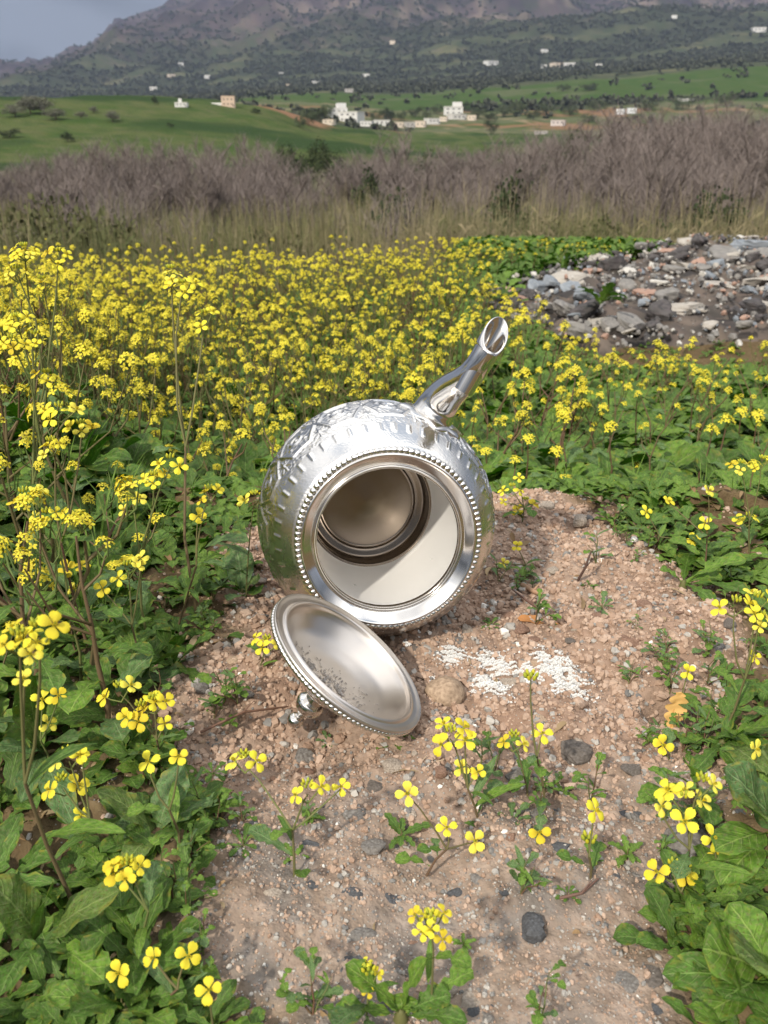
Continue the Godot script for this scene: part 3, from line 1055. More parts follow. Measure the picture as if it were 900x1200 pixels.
func leaf_geo(kind: int, length: float, width: float, a0: float, a1: float, sd: float, segs := 12, cols := 4, tint := Color.WHITE) -> Geo:
	var g := Geo.new()
	var p := Vector3.ZERO
	for k in segs + 1:
		var t := float(k) / segs
		var a := lerpf(a0, a1, t)
		if k > 0:
			p += Vector3(sin(sd * 3.0 + t * 2.0) * 0.06, sin(a), cos(a)) * length / segs
		var up := Vector3(0, cos(a), -sin(a))
		var w := leaf_width(kind, t, sd) * width * 0.5
		if k == segs: w = width * 0.02
		for c in cols + 1:
			var u := float(c) / cols * 2.0 - 1.0
			var lift := absf(u) * w * (0.28 if kind != 1 and kind != 4 else 0.10) + sin(t * 15.0 + sd * 7.0 + u * 1.3) * width * 0.055 * absf(u) + sin(t * 31.0 + sd + u * 4.0) * width * 0.012
			g.put(p + Vector3(u * w, 0, 0) + up * lift, Vector2((u + 1) * 0.5, t), tint)
	for r in segs:
		for c in cols:
			var n := cols + 1
			g.quad(r * n + c + 1, r * n + c, (r + 1) * n + c, (r + 1) * n + c + 1)
	return g

func petal_geo(length: float, width: float, sd: float, rows := 5, cols := 4) -> Geo:
	var g := Geo.new()
	for r in rows + 1:
		var t := float(r) / rows
		var w := (0.10 + 0.9 * pow(sin(PI * 0.5 * clampf((t - 0.12) / 0.55, 0, 1)), 1.2)) * sqrt(maxf(0.02, 1.0 - pow(maxf(0.0, (t - 0.62) / 0.40), 2.2))) * width * 0.5
		for c in cols + 1:
			var u := float(c) / cols * 2.0 - 1.0
			var z := length * t * (1.0 - 0.06 * (1.0 - absf(u)) * smoothstep(0.85, 1.0, t))
			var y := length * (0.30 * sin(t * 1.9) - 0.10 * t * t + 0.05 * sin(sd * 5.0 + t * 3.0)) - w * 0.18 * u * u + length * 0.03 * sin(u * 4.0 + sd)
			var tone := lerpf(0.82, 1.06, t)
			g.put(Vector3(u * w, y, z), Vector2(u, t), Color(tone, tone * lerpf(0.93, 1.0, t), 1))
	for r in rows:
		for c in cols:
			var n := cols + 1
			g.quad(r * n + c + 1, r * n + c, (r + 1) * n + c, (r + 1) * n + c + 1)
	return g

func bud_geo(r: float, h: float, col: Color) -> Geo:
	var g := Geo.new()
	g.lathe([Vector2(0.0002, 0), Vector2(r * 0.8, h * 0.25), Vector2(r, h * 0.55), Vector2(r * 0.6, h * 0.85), Vector2(0.0001, h)], 5, col)
	return g

# axis: where the flower looks
func looking(axis: Vector3, turn: float) -> Basis:
	var y := axis.normalized()
	var x := y.cross(Vector3(0.3, 0.1, 0.95)).normalized()
	return Basis(x, y, x.cross(y)) * Basis(Vector3.UP, turn)

var petal_shapes := []
var centre_shape: Mesh
var cluster_shapes := []      # [mesh, petals, greens]
var leaf_shapes := []         # field leaves: geo and mesh
var near_leaves := {}
var bud_shape: Mesh

func plant_shapes() -> void:
	for k in 8:
		petal_shapes.append(petal_geo(0.0078 - 0.0004 * (k % 3), 0.0050 + 0.0004 * (k % 4), k * 1.7, 6, 4).mesh(M.petals[k / 2]))
	var g := Geo.new()
	for k in 6:
		var a := TAU * k / 6
		g.tube([Vector3.ZERO, Vector3(cos(a) * 0.0009, 0.0030, sin(a) * 0.0009)], [0.0002, 0.0004], 3, Color(0.55, 0.42, 0.02))
	g.join(bud_geo(0.0005, 0.0035, Color(0.25, 0.32, 0.04)), Transform3D.IDENTITY)
	g.join(bud_geo(0.0010, 0.0016, Color(0.2, 0.28, 0.05)), Transform3D(Basis.IDENTITY, Vector3(0, -0.001, 0)))
	centre_shape = g.mesh(M.stem)
	g = Geo.new()
	for k in 7:
		var a := TAU * k / 6
		var o := Vector3(cos(a), 0, sin(a)) * (0.0016 if k < 6 else 0.0)
		g.join(bud_geo(0.0008, 0.003, Color(0.34, 0.38, 0.04).lerp(Color(0.5, 0.46, 0.03), k % 3 * 0.5)), Transform3D(looking(Vector3(0, 1, 0) + o * 250, k), o))
	bud_shape = g.mesh(M.stem)
	# small petal for clusters seen from further off
	var sp := petal_geo(0.0062, 0.0044, 0.4, 2, 2)
	for k in 6:
		var pet := Geo.new()
		var grn := Geo.new()
		var n := 9 + k % 3 * 3
		for f in n:
			var a := f * 2.39996 + k
			var ring := sqrt(float(f + 1) / n)
			var at := Vector3(cos(a) * ring * 0.0125, (1.0 - ring * ring) * 0.013 - 0.004 + rng.randf_range(-0.002, 0.002), sin(a) * ring * 0.0125)
			var ax := Vector3(cos(a) * ring * 1.3 + rng.randfn(0, 0.3), 1.0, sin(a) * ring * 1.3 + rng.randfn(0, 0.3))
			var b := looking(ax, rng.randf() * TAU)
			var tone := rng.randf_range(0.86, 1.08)
			for q in 4:
				pet.join(sp, Transform3D(b * Basis(Vector3.UP, q * PI / 2 + rng.randfn(0, 0.15)), at), Color(tone, tone * rng.randf_range(0.94, 1.0), 1))
			grn.tube([Vector3(0, -0.016, 0), at * 0.6 + Vector3(0, -0.006, 0), at], [0.0004, 0.0004, 0.0005], 3, Color(0.16, 0.20, 0.05), false)
		for q in 6:
			grn.join(bud_geo(0.0011, 0.003, Color(0.32, 0.36, 0.04)), Transform3D(Basis.IDENTITY, Vector3(rng.randfn(0, 0.002), 0.006, rng.randfn(0, 0.002))))
		var am := pet.mesh(M.petal)
		grn.onto(am, M.stem)
		cluster_shapes.append([am, pet, grn])
	for k in 9:
		var kind := 0 if k < 6 else 2
		var tint := Color(1, 1, 1) * rng.randf_range(0.9, 1.3)
		tint.a = 1.0
		var lg := leaf_geo(kind, 1.0, 0.46 if kind == 0 else 0.2, rng.randf_range(0.2, 0.8), rng.randf_range(-1.0, 0.0), k * 2.3, 14, 2, tint)
		leaf_shapes.append([lg.mesh(M.leaf[k % 3]), lg])

func cluster_colour(r: RandomNumberGenerator) -> Color:
	return Color(0.13, 0.145, 0.05).lerp(Color(0.14, 0.08, 0.055), sqrt(r.randf()))

# one mustard plant as a plan: stems, leaves and flower heads
func plant_plan(h: float, heads: int, leaves: int, leaf_len: float, sd: int) -> Dictionary:
	var r := RandomNumberGenerator.new()
	r.seed = sd
	var st := Geo.new()
	var lean := Vector3(r.randfn(0, 0.1), 0, r.randfn(0, 0.1)) * h
	var pts := []
	for k in 6:
		var t := k / 5.0
		pts.append(Vector3(lean.x * t * t, h * t * 0.97, lean.z * t * t) + Vector3(r.randfn(0, 0.004), 0, r.randfn(0, 0.004)) * minf(1.0, k))
	var col := cluster_colour(r)
	st.tube(pts, [0.0022, 0.0020, 0.0017, 0.0014, 0.0011, 0.0008], 5, col, false)
	var cl := [[r.randi() % 6, Transform3D(Basis.from_euler(Vector3(r.randfn(0, 0.2), r.randf() * TAU, r.randfn(0, 0.2))).scaled(Vector3.ONE * r.randf_range(0.42, 0.78)), pts[5] + Vector3(0, 0.012, 0))]]
	for k in heads - 1:
		var t := r.randf_range(0.42, 0.88)
		var i := mini(int(t * 5.0), 4)
		var p0: Vector3 = pts[i].lerp(pts[i + 1], t * 5.0 - i)
		var a := r.randf() * TAU
		var out := r.randf_range(0.025, 0.085)
		var p2 := Vector3(p0.x + cos(a) * out, minf(h * r.randf_range(0.72, 1.02), p0.y + 0.16), p0.z + sin(a) * out)
		if p2.y < p0.y + 0.02: p2.y = p0.y + 0.03
		out = minf(out, (p2.y - p0.y) * 0.8)
		p2.x = p0.x + cos(a) * out
		p2.z = p0.z + sin(a) * out
		var p1 := p0.lerp(p2, 0.5) + Vector3(cos(a), -0.5, sin(a)) * out * 0.2
		st.tube([p0, p1, p2], [0.0012, 0.0009, 0.0006], 4, col * Color(1.05, 1.1, 1.0), false)
		cl.append([r.randi() % 6, Transform3D(Basis.from_euler(Vector3(r.randfn(0, 0.25), r.randf() * TAU, r.randfn(0, 0.25))).scaled(Vector3.ONE * r.randf_range(0.26, 0.64)), p2 + Vector3(0, 0.010, 0))])
		# seed pods below the head
		for q in 3:
			var pa := r.randf() * TAU
			var o := p1.lerp(p2, r.randf_range(0.2, 0.8))
			st.tube([o, o + Vector3(cos(pa) * 0.008, 0.006, sin(pa) * 0.008), o + Vector3(cos(pa) * 0.011, 0.02, sin(pa) * 0.011)], [0.0003, 0.0008, 0.0002], 3, Color(0.12, 0.17, 0.05), false)
	var lv := []
	for k in leaves:
		var t := 0.78 * pow(float(k) / leaves, 1.1)
		var i := mini(int(t * 5.0), 4)
		var p0: Vector3 = pts[i].lerp(pts[i + 1], t * 5.0 - i)
		var s := leaf_len * (1.15 - t * 1.0) * r.randf_range(0.7, 1.2)
		var v := r.randi() % 6 if t < 0.5 else r.randi() % 9
		lv.append([v, Transform3D((Basis(Vector3.UP, k * 2.39996 + r.randfn(0, 0.4)) * Basis(Vector3.RIGHT, -r.randf_range(-0.25, 0.45))).scaled(Vector3.ONE * s), p0)])
	return {"stem": st, "heads": cl, "leaves": lv}
func plan_node(plan: Dictionary, called: String) -> Node3D:
	var o := Node3D.new()
	o.name = numbered(called)
	add_child(o)
	part("stem", plan.stem.mesh(M.stem), o)
	for l in plan.leaves:
		part("leaf", leaf_shapes[l[0]][0], o, l[1])
	for c in plan.heads:
		part("flower_head", cluster_shapes[c[0]][0], o, c[1])
	return o
func plan_mesh(plan: Dictionary) -> ArrayMesh:
	var pet := Geo.new()
	var grn := Geo.new()
	var lf := Geo.new()
	grn.join(plan.stem, Transform3D.IDENTITY)
	for l in plan.leaves:
		lf.join(leaf_shapes[l[0]][1], l[1])
	for c in plan.heads:
		pet.join(cluster_shapes[c[0]][1], c[1])
		grn.join(cluster_shapes[c[0]][2], c[1])
	var am := pet.mesh(M.petal)
	grn.onto(am, M.stem)
	lf.onto(am, M.leaf[0])
	return am

# how high the flowers stand at a place
func flower_top(x: float, d: float) -> float:
	var q := x / maxf(d, 0.2)
	var top := -0.02 + 0.16 * smoothstep(-0.22, -0.42, q) * (1.0 - smoothstep(1.2, 2.4, d))
	top -= 0.05 * smoothstep(0.05, 0.3, q) * (1.0 - smoothstep(2.2, 3.2, d))
	if d > 1.6 and q > 0.1:
		top = minf(top, 0.325 - d * lerpf(0.235, 0.16, smoothstep(0.16, 0.02, q - 0.1)) if d < 3.4 else 0.325 - 0.106 * d)
	return minf(top, 0.325 - 0.114 * d)
func flower_density(x: float, d: float) -> float:
	var q := x / d
	if bare(x, d) > 0.3 or in_rubble(x, d) > -0.08: return 0.0
	if d > field_end(x) - 0.15: return 0.0
	if Vector2(x + 0.005, d - 0.56).length() < 0.125: return 0.0
	var v := lerpf(1.0, 0.15, smoothstep(-0.2, 0.09, q))
	if d > 3.3 and x > 0.45: v = 0.45
	if d < 0.62: v *= 0.45
	v *= 1.0 - 0.6 * smoothstep(0.04, 0.14, q) * smoothstep(1.3, 1.8, d) * smoothstep(3.4, 3.1, d)
	v *= lerpf(0.6, 1.0, smoothstep(0.8, 1.8, d))
	return v * clampf(0.8 + 1.3 * wide.get_noise_2d(x * 7.0, d * 7.0), 0.1, 1.4)

func flower_field() -> void:
	plant_shapes()
	# plans: small, middling, tall; the last three leafy with few flowers
	var plans := []
	var size := [0.10, 0.16, 0.22, 0.28, 0.34, 0.40]
	for k in 6:
		for j in 2:
			plans.append(plant_plan(size[k], [4, 5, 8, 10, 12, 13][k], [6, 7, 9, 10, 11, 12][k], [0.045, 0.055, 0.065, 0.075, 0.085, 0.09][k], 500 + k * 7 + j))
	for k in 3:
		plans.append(plant_plan([0.14, 0.22, 0.30][k], [1, 2, 3][k], [9, 12, 14][k], [0.075, 0.095, 0.105][k], 600 + k))
	var nodes := []
	for p in plans:
		nodes.append(plan_node(p, "mustard_plant"))
	var used := {}
	var places := []
	var tries := 0
	while places.size() < 2200 and tries < 90000:
		tries += 1
		var d := 0.42 + (7.6 - 0.42) * pow(rng.randf(), 1.5)
		var x := d * rng.randf_range(-0.66, 0.68)
		if rng.randf() > flower_density(x, d): continue
		var near := false
		var gap := 0.036 + 0.009 * d
		for q in places:
			if absf(q.x - x) < gap and absf(q.y - d) < gap:
				near = true
				break
		if near: continue
		places.append(Vector2(x, d))
	places.sort_custom(func(a, b): return a.length() < b.length())
	var far_xs := []
	for p in plans:
		far_xs.append([])
	var count := 0
	for q in places:
		var x: float = q.x
		var d: float = q.y
		var gy := land(x, d)
		var want := flower_top(x, d) - gy - absf(rng.randfn(0, 0.065)) + 0.022
		if want < 0.05: continue
		var leafy := rng.randf() < 0.8 * smoothstep(0.0, 0.14, x / d) * (1.0 - 0.6 * smoothstep(3.0, 3.6, d))
		var k := 0
		var best := 9.0
		for i in plans.size():
			if (i >= 12) != leafy: continue
			var hh: float = size[i / 2] if i < 12 else [0.14, 0.22, 0.30][i - 12]
			var e := absf(log(want / hh)) + rng.randf() * 0.05
			if e < best:
				best = e
				k = i
		var hk: float = size[k / 2] if k < 12 else [0.14, 0.22, 0.30][k - 12]
		var s := want / hk
		var b := Basis(Vector3.UP, rng.randf() * TAU).scaled(Vector3(clampf(s, 0.85, 1.2), s, clampf(s, 0.85, 1.2)))
		var at := Vector3(x, gy - 0.004, -d)
		count += 1
		if count > 300:
			far_xs[k].append(Transform3D(b, at))
			continue
		var o: Node3D = nodes[k]
		if used.has(k):
			o = copy(nodes[k], "mustard_plant")
		used[k] = true
		o.transform = Transform3D(b, at)
		if leafy:
			tag(o, "leafy mustard plant with few yellow flowers between teapot and rubble tip", "mustard plant", "leafy mustard plants on the right")
		elif x / d > 0.06:
			tag(o, "yellow flowered mustard plant behind the spout on the right side", "mustard plant", "mustard plants right of the spout")
		elif x / d > -0.14:
			tag(o, "yellow flowered mustard plant in the field straight behind the teapot", "mustard plant", "mustard plants behind the teapot")
		else:
			tag(o, "yellow flowered mustard plant in the dense stand left of the teapot", "mustard plant", "mustard plants left of the teapot")
	for k in nodes.size():
		if not used.has(k):
			nodes[k].free()
	var root := stuff_root("mustard_field", "farther part of the yellow mustard field, plants merging into one mass", "mustard field")
	for k in plans.size():
		if far_xs[k].size():
			scatter("mustard_mass", plan_mesh(plans[k]), far_xs[k], [], root)
	print("plants ", count, " places ", places.size())
	undergrowth()

func undergrowth() -> void:
	var root := stuff_root("undergrowth", "low green leaves and grass blades filling the ground between the mustard stems", "undergrowth")
	for k in 4:
		var g := Geo.new()
		var r := RandomNumberGenerator.new()
		r.seed = 700 + k
		for j in 7:
			var tint := Color(1, 1, 1) * r.randf_range(0.7, 1.3)
			tint.a = 1
			var lg := leaf_geo(0 if k != 2 else 3, 1.0, [0.5, 0.42, 0.36, 0.34][k], r.randf_range(0.5, 1.25), r.randf_range(-0.7, 0.3), r.randf() * 9, 13, 2, tint)
			g.join(lg, Transform3D(Basis(Vector3.UP, j * TAU / 7 + r.randfn(0, 0.3)).scaled(Vector3.ONE * r.randf_range(0.6, 1.1)), Vector3.ZERO))
		var xs := []
		var tries := 0
		while xs.size() < 1500 and tries < 40000:
			tries += 1
			var d := 0.16 + 7.4 * pow(rng.randf(), 1.9)
			var x := rng.randf_range(-1, 1) * (0.68 * d + 0.12)
			if bare(x, d) > 0.25 or in_rubble(x, d) > (0.3 if d < 3.9 and rng.randf() < 0.5 else 0.04) or d > field_end(x) - 0.05: continue
			if Vector2(x + 0.005, d - 0.56).length() < 0.115: continue
			if d < 0.62 and (k == 0 or rng.randf() > 0.55): continue
			var top := flower_top(x, d) - land(x, d) - 0.02
			var s := minf(rng.randf_range(0.05, 0.11) * (1.0 if d > 0.7 else lerpf(0.36, 0.6, smoothstep(0.35, 0.6, d))) * lerpf(1.0, 1.3, smoothstep(0.1, 0.3, x / d)), maxf(top, 0.03))
			var lift := rng.randf() * maxf(top - s * 0.8, 0.0) * 0.75 if d > 0.85 else 0.0
			xs.append(Transform3D(Basis.from_euler(Vector3(rng.randfn(0, 0.2), rng.randf() * TAU, rng.randfn(0, 0.2))).scaled(Vector3.ONE * s), Vector3(x, land(x, d) + lift - 0.004, -d)))
		scatter("leaf_tufts", g.mesh(M.leaf[[1, 0, 1, 0][k]]), xs, [], root)
		# the strip of greenery behind the rubble tip
		xs = []
		while xs.size() < 420:
			var d := rng.randf_range(4.2, 7.4)
			var x := d * rng.randf_range(0.02, 0.30)
			if in_rubble(x, d) > -0.05 or d > field_end(x) + 0.8: continue
			var s := minf(rng.randf_range(0.07, 0.15), 0.325 - 0.102 * d - land(x, d))
			if s < 0.02: continue
			xs.append(Transform3D(Basis.from_euler(Vector3(rng.randfn(0, 0.2), rng.randf() * TAU, rng.randfn(0, 0.2))).scaled(Vector3.ONE * s), Vector3(x, land(x, d) + -0.01, -d)))
		scatter("back_tufts", g.mesh(M.leaf[[1, 0, 1, 1][k]]), xs, [], root)
	var blade := Geo.new()
	for j in 9:
		var a := j * 2.4
		blade.join(leaf_geo(2, 1.0, 0.016, 1.3, 0.5 + 0.1 * (j % 4), j, 6, 1, Color(1.1, 1.15, 0.9)), Transform3D(Basis(Vector3.UP, a).scaled(Vector3.ONE * (0.6 + 0.05 * j)), Vector3(cos(a), 0, sin(a)) * 0.06))
	var bx := []
	while bx.size() < 300:
		var d := 0.5 + 2.2 * rng.randf()
		var x := d * rng.randf_range(-0.66, 0.66)
		if bare(x, d) > 0.2 or Vector2(x + 0.005, d - 0.56).length() < 0.12 or in_rubble(x, d) > -0.05: continue
		var s := rng.randf_range(0.07, 0.16)
		s = minf(s, maxf(flower_top(x, d) - land(x, d), 0.05))
		bx.append(Transform3D(Basis(Vector3.UP, rng.randf() * TAU).scaled(Vector3.ONE * s), Vector3(x, land(x, d) - 0.003, -d)))
	scatter("grass_blades", blade.mesh(M.leaf[1]), bx, [], root)

# ---------------------------------------------------------------- soil: stones, crumbs, salt
func dirt_details() -> void:
	var shapes := []
	for k in 8:
		shapes.append(rock_geo(800 + k, [0.55, 0.7, 0.45, 0.8, 0.6, 0.5, 0.75, 0.65][k], Color.WHITE, Color.WHITE, 12, 16).facets())
	var ball := Geo.new()
	var n := FastNoiseLite.new()
	n.frequency = 0.9
	for i in 13:
		var th := PI * i / 12
		for s in 18:
			var an := TAU * s / 18
			var p := Vector3(sin(th) * cos(an), cos(th), sin(th) * sin(an))
			ball.put(p * (1.0 + 0.2 * n.get_noise_3dv(p)) * Vector3(1, 0.8, 0.85))
	ball.sheet(0, 13, 18, true)
	var me := {}
	for k in 8:
		for j in 6:
			me[k * 10 + j] = shapes[k].mesh(M.stone[j])
	var round_stone := ball.mesh(M.stone[0])
	# the stones one can point to: pixel, width in pixels, stone, label
	for p in [[521, 815, 52, 0, "smooth rounded tan pebble touching the right edge of the lid"], [735, 757, 36, 3, "brown angular stone on the slope right of the white salt"], [672, 884, 42, 5, "grey brown stone tilted out of the soil below the salt"], [622, 1086, 42, 2, "flat dark slate coloured stone set in the trodden soil"], [690, 1140, 28, 2, "small blackish stone low in the trodden soil at the bottom"], [737, 1151, 34, 1, "grey stone right of the small blackish one at the bottom"], [802, 985, 66, 1, "broad grey stone half hidden behind yellow flowers at right"], [524, 1162, 26, 4, "pale flat stone near the bottom centre flowers"], [355, 890, 30, 1, "grey stone below the knob of the lid"], [608, 912, 34, 1, "grey stone sunk in soil beside a flowering stem under the salt"], [706, 737, 44, 4, "pale cream stone right of the orange dry leaf"], [765, 722, 34, 1, "grey stone at the upper right edge of the bare mound"], [641, 595, 26, 4, "pale chip on the back edge of the mound by the teapot"], [678, 612, 26, 4, "pale stone on the back edge of the mound beside green weeds"], [296, 718, 20, 1, "small grey stone left of the lid at the plants' foot"], [547, 742, 22, 4, "pointed pinkish white stone under the teapot rim"], [655, 988, 18, 3, "reddish brick coloured chip in the soil"], [437, 997, 34, 1, "greyish stone speckled white below the lid"], [768, 1136, 32, 2, "dark grey stone at the bottom right of the trodden soil"], [594, 1046, 40, 0, "flat pinkish stone flush with trodden soil"], [486, 762, 20, 5, "small dark stone in the shade between lid and teapot"], [740, 905, 26, 5, "brown grey stone right of the tilted one below the salt"], [612, 742, 24, 3, "small brown stone behind the white salt"], [600, 640, 26, 3, "reddish stone on the mound just right of the teapot"], [842, 760, 26, 1, "grey stone at the right margin of the mound"], [338, 1040, 22, 1, "grey stone beside the sprawling flower stem in front"], [298, 1078, 26, 2, "dark stone at the lower left of the trodden soil"], [262, 1062, 30, 1, "grey stone at the edge of the left hand plants"], [360, 1195, 34, 4, "pale stone cut by the bottom edge of the view"], [640, 1165, 30, 3, "reddish brown stone flush with soil at the bottom"]]:
		var at := on_ground(p[0], p[1])
		var s: float = p[2] / 1039.0 * at.distance_to(EYE) * 0.5
		var o := part("stone", round_stone if int(p[0]) == 521 else me[(int(p[0]) % 8) * 10 + int(p[3])], self)
		var sunk := 0.1 if p[1] < 1000 else -0.32
		o.transform = Transform3D(Basis.from_euler(Vector3(rng.randf_range(-0.2, 0.2), rng.randf() * TAU, rng.randf_range(-0.2, 0.2))).scaled(Vector3(s, s * 0.85, s * 0.9)), at + Vector3(0, s * sunk, 0))
		tag(o, p[4], "stone")
	# pebbles one could pick up: alike, three neighbourhoods
	var made := 0
	while made < 270:
		var d := rng.randf_range(0.2, 0.86) if made % 5 > 1 else rng.randf_range(0.2, 0.37)
		var x := rng.randf_range(-0.26, 0.3)
		if rng.randf() > bare(x, d) * 0.97 + 0.03: continue
		if Vector2(x + 0.005, d - 0.56).length() < 0.065: continue
		var front := d < 0.38
		var s := (0.0022 + 0.0052 * pow(rng.randf(), 2.4)) * (1.3 if front else 1.0)
		var k: int = [1, 2, 2, 4, 5, 3, 1, 5][rng.randi() % 8] if front else [0, 3, 3, 4, 1, 0, 5, 3][rng.randi() % 8]
		var o := part("pebble", me[(rng.randi() % 8) * 10 + k], self)
		o.transform = Transform3D(Basis.from_euler(Vector3(rng.randf_range(-0.3, 0.3), rng.randf() * TAU, rng.randf_range(-0.3, 0.3))).scaled(Vector3(s, s * 0.8, s * rng.randf_range(0.7, 1.1))), Vector3(x, soil(x, d) + s * (-0.34 if front else 0.15), -d))
		if front:
			tag(o, "small angular pebble pressed into the trodden soil in front", "pebble", "pebbles in the trodden soil")
		elif x < -0.03:
			tag(o, "small stone lying on bare soil left of or before the lid", "pebble", "pebbles by the lid")
		else:
			tag(o, "small stone lying loose on the mound right of the teapot", "pebble", "pebbles on the right of the mound")
		made += 1
	# crumbs and grit
	var root := stuff_root("soil_crumbs", "loose reddish crumbs and grit covering the bare soil", "soil crumbs")
	for k in 5:
		var xs := []
		var cs := []
		while xs.size() < 12500:
			var d := rng.randf_range(0.18, 0.92)
			var x := rng.randf_range(-0.3, 0.33)
			var b := bare(x, d)
			if rng.randf() > b * 0.95 + 0.05: continue
			var loose := smoothstep(0.28, 0.46, d)
			if rng.randf() > 0.8 + 0.2 * loose: continue
			var s := (0.00055 + 0.0036 * pow(rng.randf(), 5.0) * (0.35 + 0.65 * loose))
			var clump := smoothstep(-0.2, 0.3, rough.get_noise_2d(x * 3.0, d * 3.0))
			s *= 0.75 + 0.5 * clump
			var t := rng.randf()
			var col := Color(0.30, 0.20, 0.143).lerp(Color(0.44, 0.325, 0.25), t)
			if rng.randf() < (0.15 + 0.35 * (1.0 - loose)):
				col = Color(0.16, 0.155, 0.15).lerp(Color(0.42, 0.39, 0.35), rng.randf())
			if rng.randf() < 0.008: col = Color(0.7, 0.67, 0.62)
			xs.append(Transform3D(Basis.from_euler(Vector3(rng.randf() * 6, rng.randf() * 6, rng.randf() * 6)).scaled(Vector3(s, s * rng.randf_range(0.7, 1.0), s * rng.randf_range(0.8, 1.3))), Vector3(x, soil(x, d) + s * 0.1, -d)))
			cs.append(col)
		scatter("crumbs", rock_geo(820 + k, 0.85, Color.WHITE, Color.WHITE, 5, 7).facets().mesh(M.crumb), xs, cs, root)
	# litter under the plants
	var lit := stuff_root("plant_litter", "brown dead leaf and stalk bits lying under the plants", "litter")
	var lg := Geo.new()
	lg.join(leaf_geo(2, 1.0, 0.3, 0.3, -0.5, 2.0, 5, 2, Color.WHITE), Transform3D.IDENTITY)
	var lx := []
	var lc := []
	while lx.size() < 2600:
		var d := 0.2 + 1.3 * rng.randf()
		var x := rng.randf_range(-0.7, 0.7) * (d + 0.1)
		if bare(x, d) > 0.7 and rng.randf() > 0.06: continue
		var s := rng.randf_range(0.006, 0.028) * clampf(d * 1.3, 0.35, 1.0)
		lx.append(Transform3D(Basis.from_euler(Vector3(rng.randfn(0, 0.3), rng.randf() * TAU, rng.randfn(0, 0.5))).scaled(Vector3(s * rng.randf_range(0.4, 1.2), s, s)), Vector3(x, soil(x, d) + 0.001, -d)))
		lc.append(Color(0.28, 0.17, 0.08).lerp(Color(0.42, 0.33, 0.20), rng.randf()) * rng.randf_range(0.6, 1.1))
	scatter("dead_bits", lg.mesh(M.dry), lx, lc, lit)
	salt()
	dry_things()

func salt() -> void:
	var spots := [[530, 775, 16, 7], [575, 774, 20, 9], [588, 782, 14, 8], [566, 803, 15, 9], [580, 808, 12, 7], [640, 775, 16, 8], [652, 786, 22, 11], [668, 797, 20, 12], [656, 808, 20, 11], [640, 795, 16, 10], [676, 812, 12, 8], [655, 795, 20, 12], [615, 788, 8, 6]]
	var root := stuff_root("white_salt", "spilled coarse white salt lying in two patches before the teapot", "salt")
	for k in 2:
		var xs := []
		while xs.size() < 30000:
			var q: Array = spots[rng.randi() % spots.size()]
			var px: float = q[0] + rng.randfn(0, 0.5) * q[2]
			var py: float = q[1] + rng.randfn(0, 0.5) * q[3]
			var at := on_ground(px, py)
			if rough.get_noise_2d(at.x * 5.0, at.z * 5.0) < -0.36: continue
			at.y = soil(at.x, -at.z)
			var s := 0.0002 + 0.0010 * pow(rng.randf(), 6.0)
			var off := Vector2((px - float(q[0])) / q[2], (py - float(q[1])) / q[3]).length_squared()
			xs.append(Transform3D(Basis.from_euler(Vector3(rng.randf() * 6, rng.randf() * 6, rng.randf() * 6)).scaled(Vector3.ONE * s), at + Vector3(0, s * 0.6 + rng.randf() * 0.0032 * exp(-off * 1.4), 0)))
		for q in [[690, 838, 3.0], [478, 760, 4.0], [490, 752, 3.0], [705, 826, 2.2], [600, 824, 2.5], [508, 800, 2.0], [700, 812, 2.0]]:
			for j in 6:
				var at := on_ground(q[0] + rng.randfn(0, 3), q[1] + rng.randfn(0, 2))
				at.y = soil(at.x, -at.z)
				var s: float = 0.0004 * q[2]
				xs.append(Transform3D(Basis.from_euler(Vector3(rng.randf() * 6, rng.randf() * 6, 0)).scaled(Vector3.ONE * s), at + Vector3(0, s * 0.5, 0)))
		scatter("salt_grains", rock_geo(840 + k, 0.9, Color.WHITE, Color.WHITE, 5, 6).facets().mesh(M.salt), xs, [], root)

